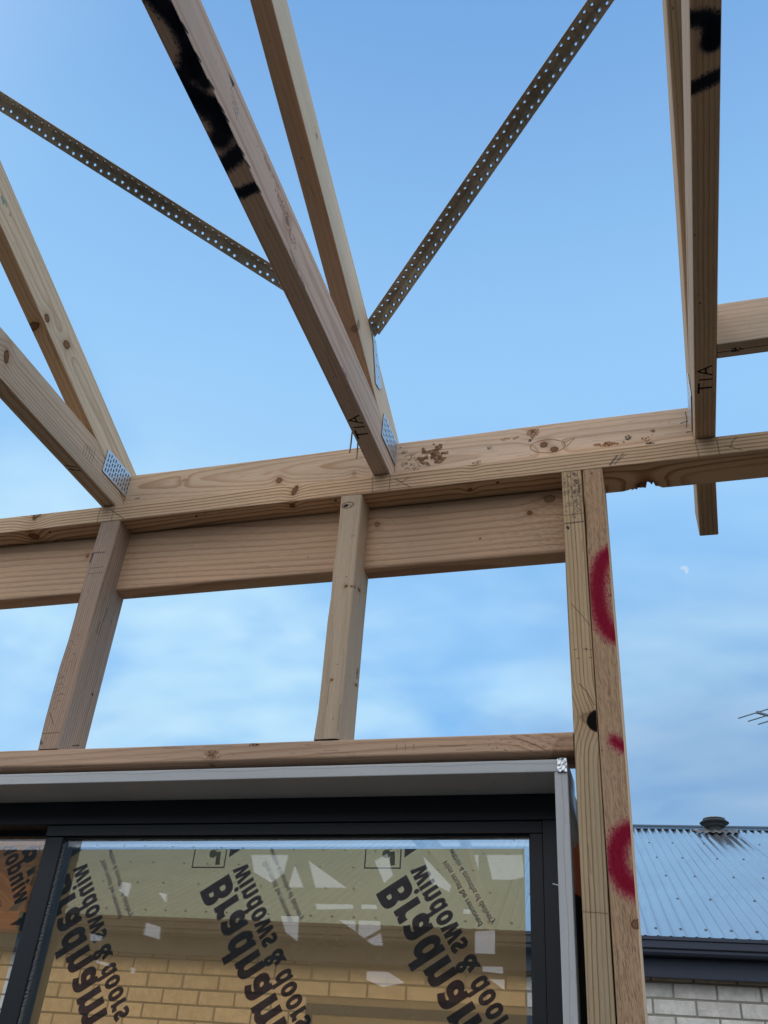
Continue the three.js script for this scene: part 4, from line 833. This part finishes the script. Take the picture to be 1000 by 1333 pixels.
// ───────────────────────── behind the viewer, an added wall mirrored in the glass, its gaps shaped as sky patches ─────────────────────────
{
  const t = thing('added_reflection_wall', 'added unseen grey-green wall behind the viewer, gaps shaped for sky patches in the glass', 'wall');
  t.position.set(-1.5, 0, 4.45);
  const s = new THREE.Shape(); s.moveTo(-7, -H); s.lineTo(7, -H); s.lineTo(7, 1.60); s.lineTo(-7, 1.60); s.closePath();
  // openings shaped to reflect as patches of sky: [x, height over the eye] in metres
  const gaps = [[[-2.88, 1.55], [-2.59, 1.55], [-2.61, 1.42], [-2.69, 1.36], [-2.84, 1.43]],[[-2.54, 1.49], [-2.45, 1.33], [-2.57, 1.33]],[[-2.44, 1.51], [-2.14, 1.33], [-2.37, 1.33]],[[-2.6, 1.15], [-2.46, 1.15], [-2.45, 0.99], [-2.55, 1.05]],[[-2.36, 1.23], [-2.09, 1.23], [-2.08, 1.2], [-2.34, 1.19]],[[-1.33, 1.55], [-1.24, 1.55], [-1.24, 1.4], [-1.3, 1.41]],[[-1.19, 1.55], [-0.95, 1.55], [-0.94, 1.41], [-1.01, 1.39], [-1.15, 1.39]],[[-1.62, 1.54], [-1.42, 1.35], [-1.43, 1.31], [-1.56, 1.37]],[[-1.34, 1.21], [-1.29, 1.21], [-1.29, 1.18], [-1.34, 1.18]],[[-2.18, 1.13], [-2.06, 1.13], [-2.05, 1.06]],[[-2.04, 1.13], [-1.89, 1.13], [-1.88, 1.08], [-1.99, 1.02], [-2.04, 1.05]],[[-1.88, 1.06], [-1.86, 0.98], [-1.92, 0.98], [-1.98, 1.01]],[[-1.96, 0.83], [-1.82, 0.83], [-1.7, 0.77], [-1.84, 0.74], [-1.96, 0.78]],[[-1.26, 1.08], [-1.13, 1.09], [-1.13, 0.95], [-1.26, 0.95]],[[-1.21, 0.88], [-1.08, 0.88], [-1.08, 0.84], [-1.21, 0.85]],[[-1.17, 0.81], [-1.07, 0.81], [-1.07, 0.75]],[[-3.61, 1.09], [-3.48, 1.06], [-3.47, 0.98], [-3.61, 1.01]],[[-3.87, 1.36], [-3.78, 1.35], [-3.79, 1.25], [-3.88, 1.3]],[[-3.56, 1.29], [-3.48, 1.28], [-3.47, 1.21]],[[-3.66, 0.8], [-3.62, 0.8], [-3.61, 0.77], [-3.65, 0.76]],[[-4.04, 1.01], [-3.92, 0.99], [-3.93, 0.96], [-4.02, 0.96]],[[-3.95, 0.84], [-3.82, 0.82], [-3.82, 0.8], [-3.93, 0.82]],[[-1.87, 1.56], [-1.82, 1.41], [-1.88, 1.36], [-1.96, 1.51]],[[-2.03, 1.23], [-1.93, 1.23], [-1.91, 1.2], [-2.03, 1.2]]];
  for (const g of gaps) { const p = new THREE.Path(); g.forEach(([x, y], i) => (i ? p.lineTo(x + 1.5, y) : p.moveTo(x + 1.5, y))); p.closePath(); s.holes.push(p); }
  part('added_sheeting', new THREE.ExtrudeGeometry(s, { depth: 0.02, bevelEnabled: false }).translate(0, H, 0), new THREE.MeshStandardMaterial({ map: grainTexture(128, [0.17, 0.22, 0.19], 0.5, 0.09, 81), roughness: 0.9 }), t);
  const post = stickGeometry({ len: H + 1.58, w: 0.088, h: 0.04, seed: 6, step: 1 });
  for (const x of [-6.2, -4.4, 3.2, 5]) place(part('stud', post, genericWood[1], t), 'Y', x, 0.01, 0.07);
}
renderer.render(scene, camera);
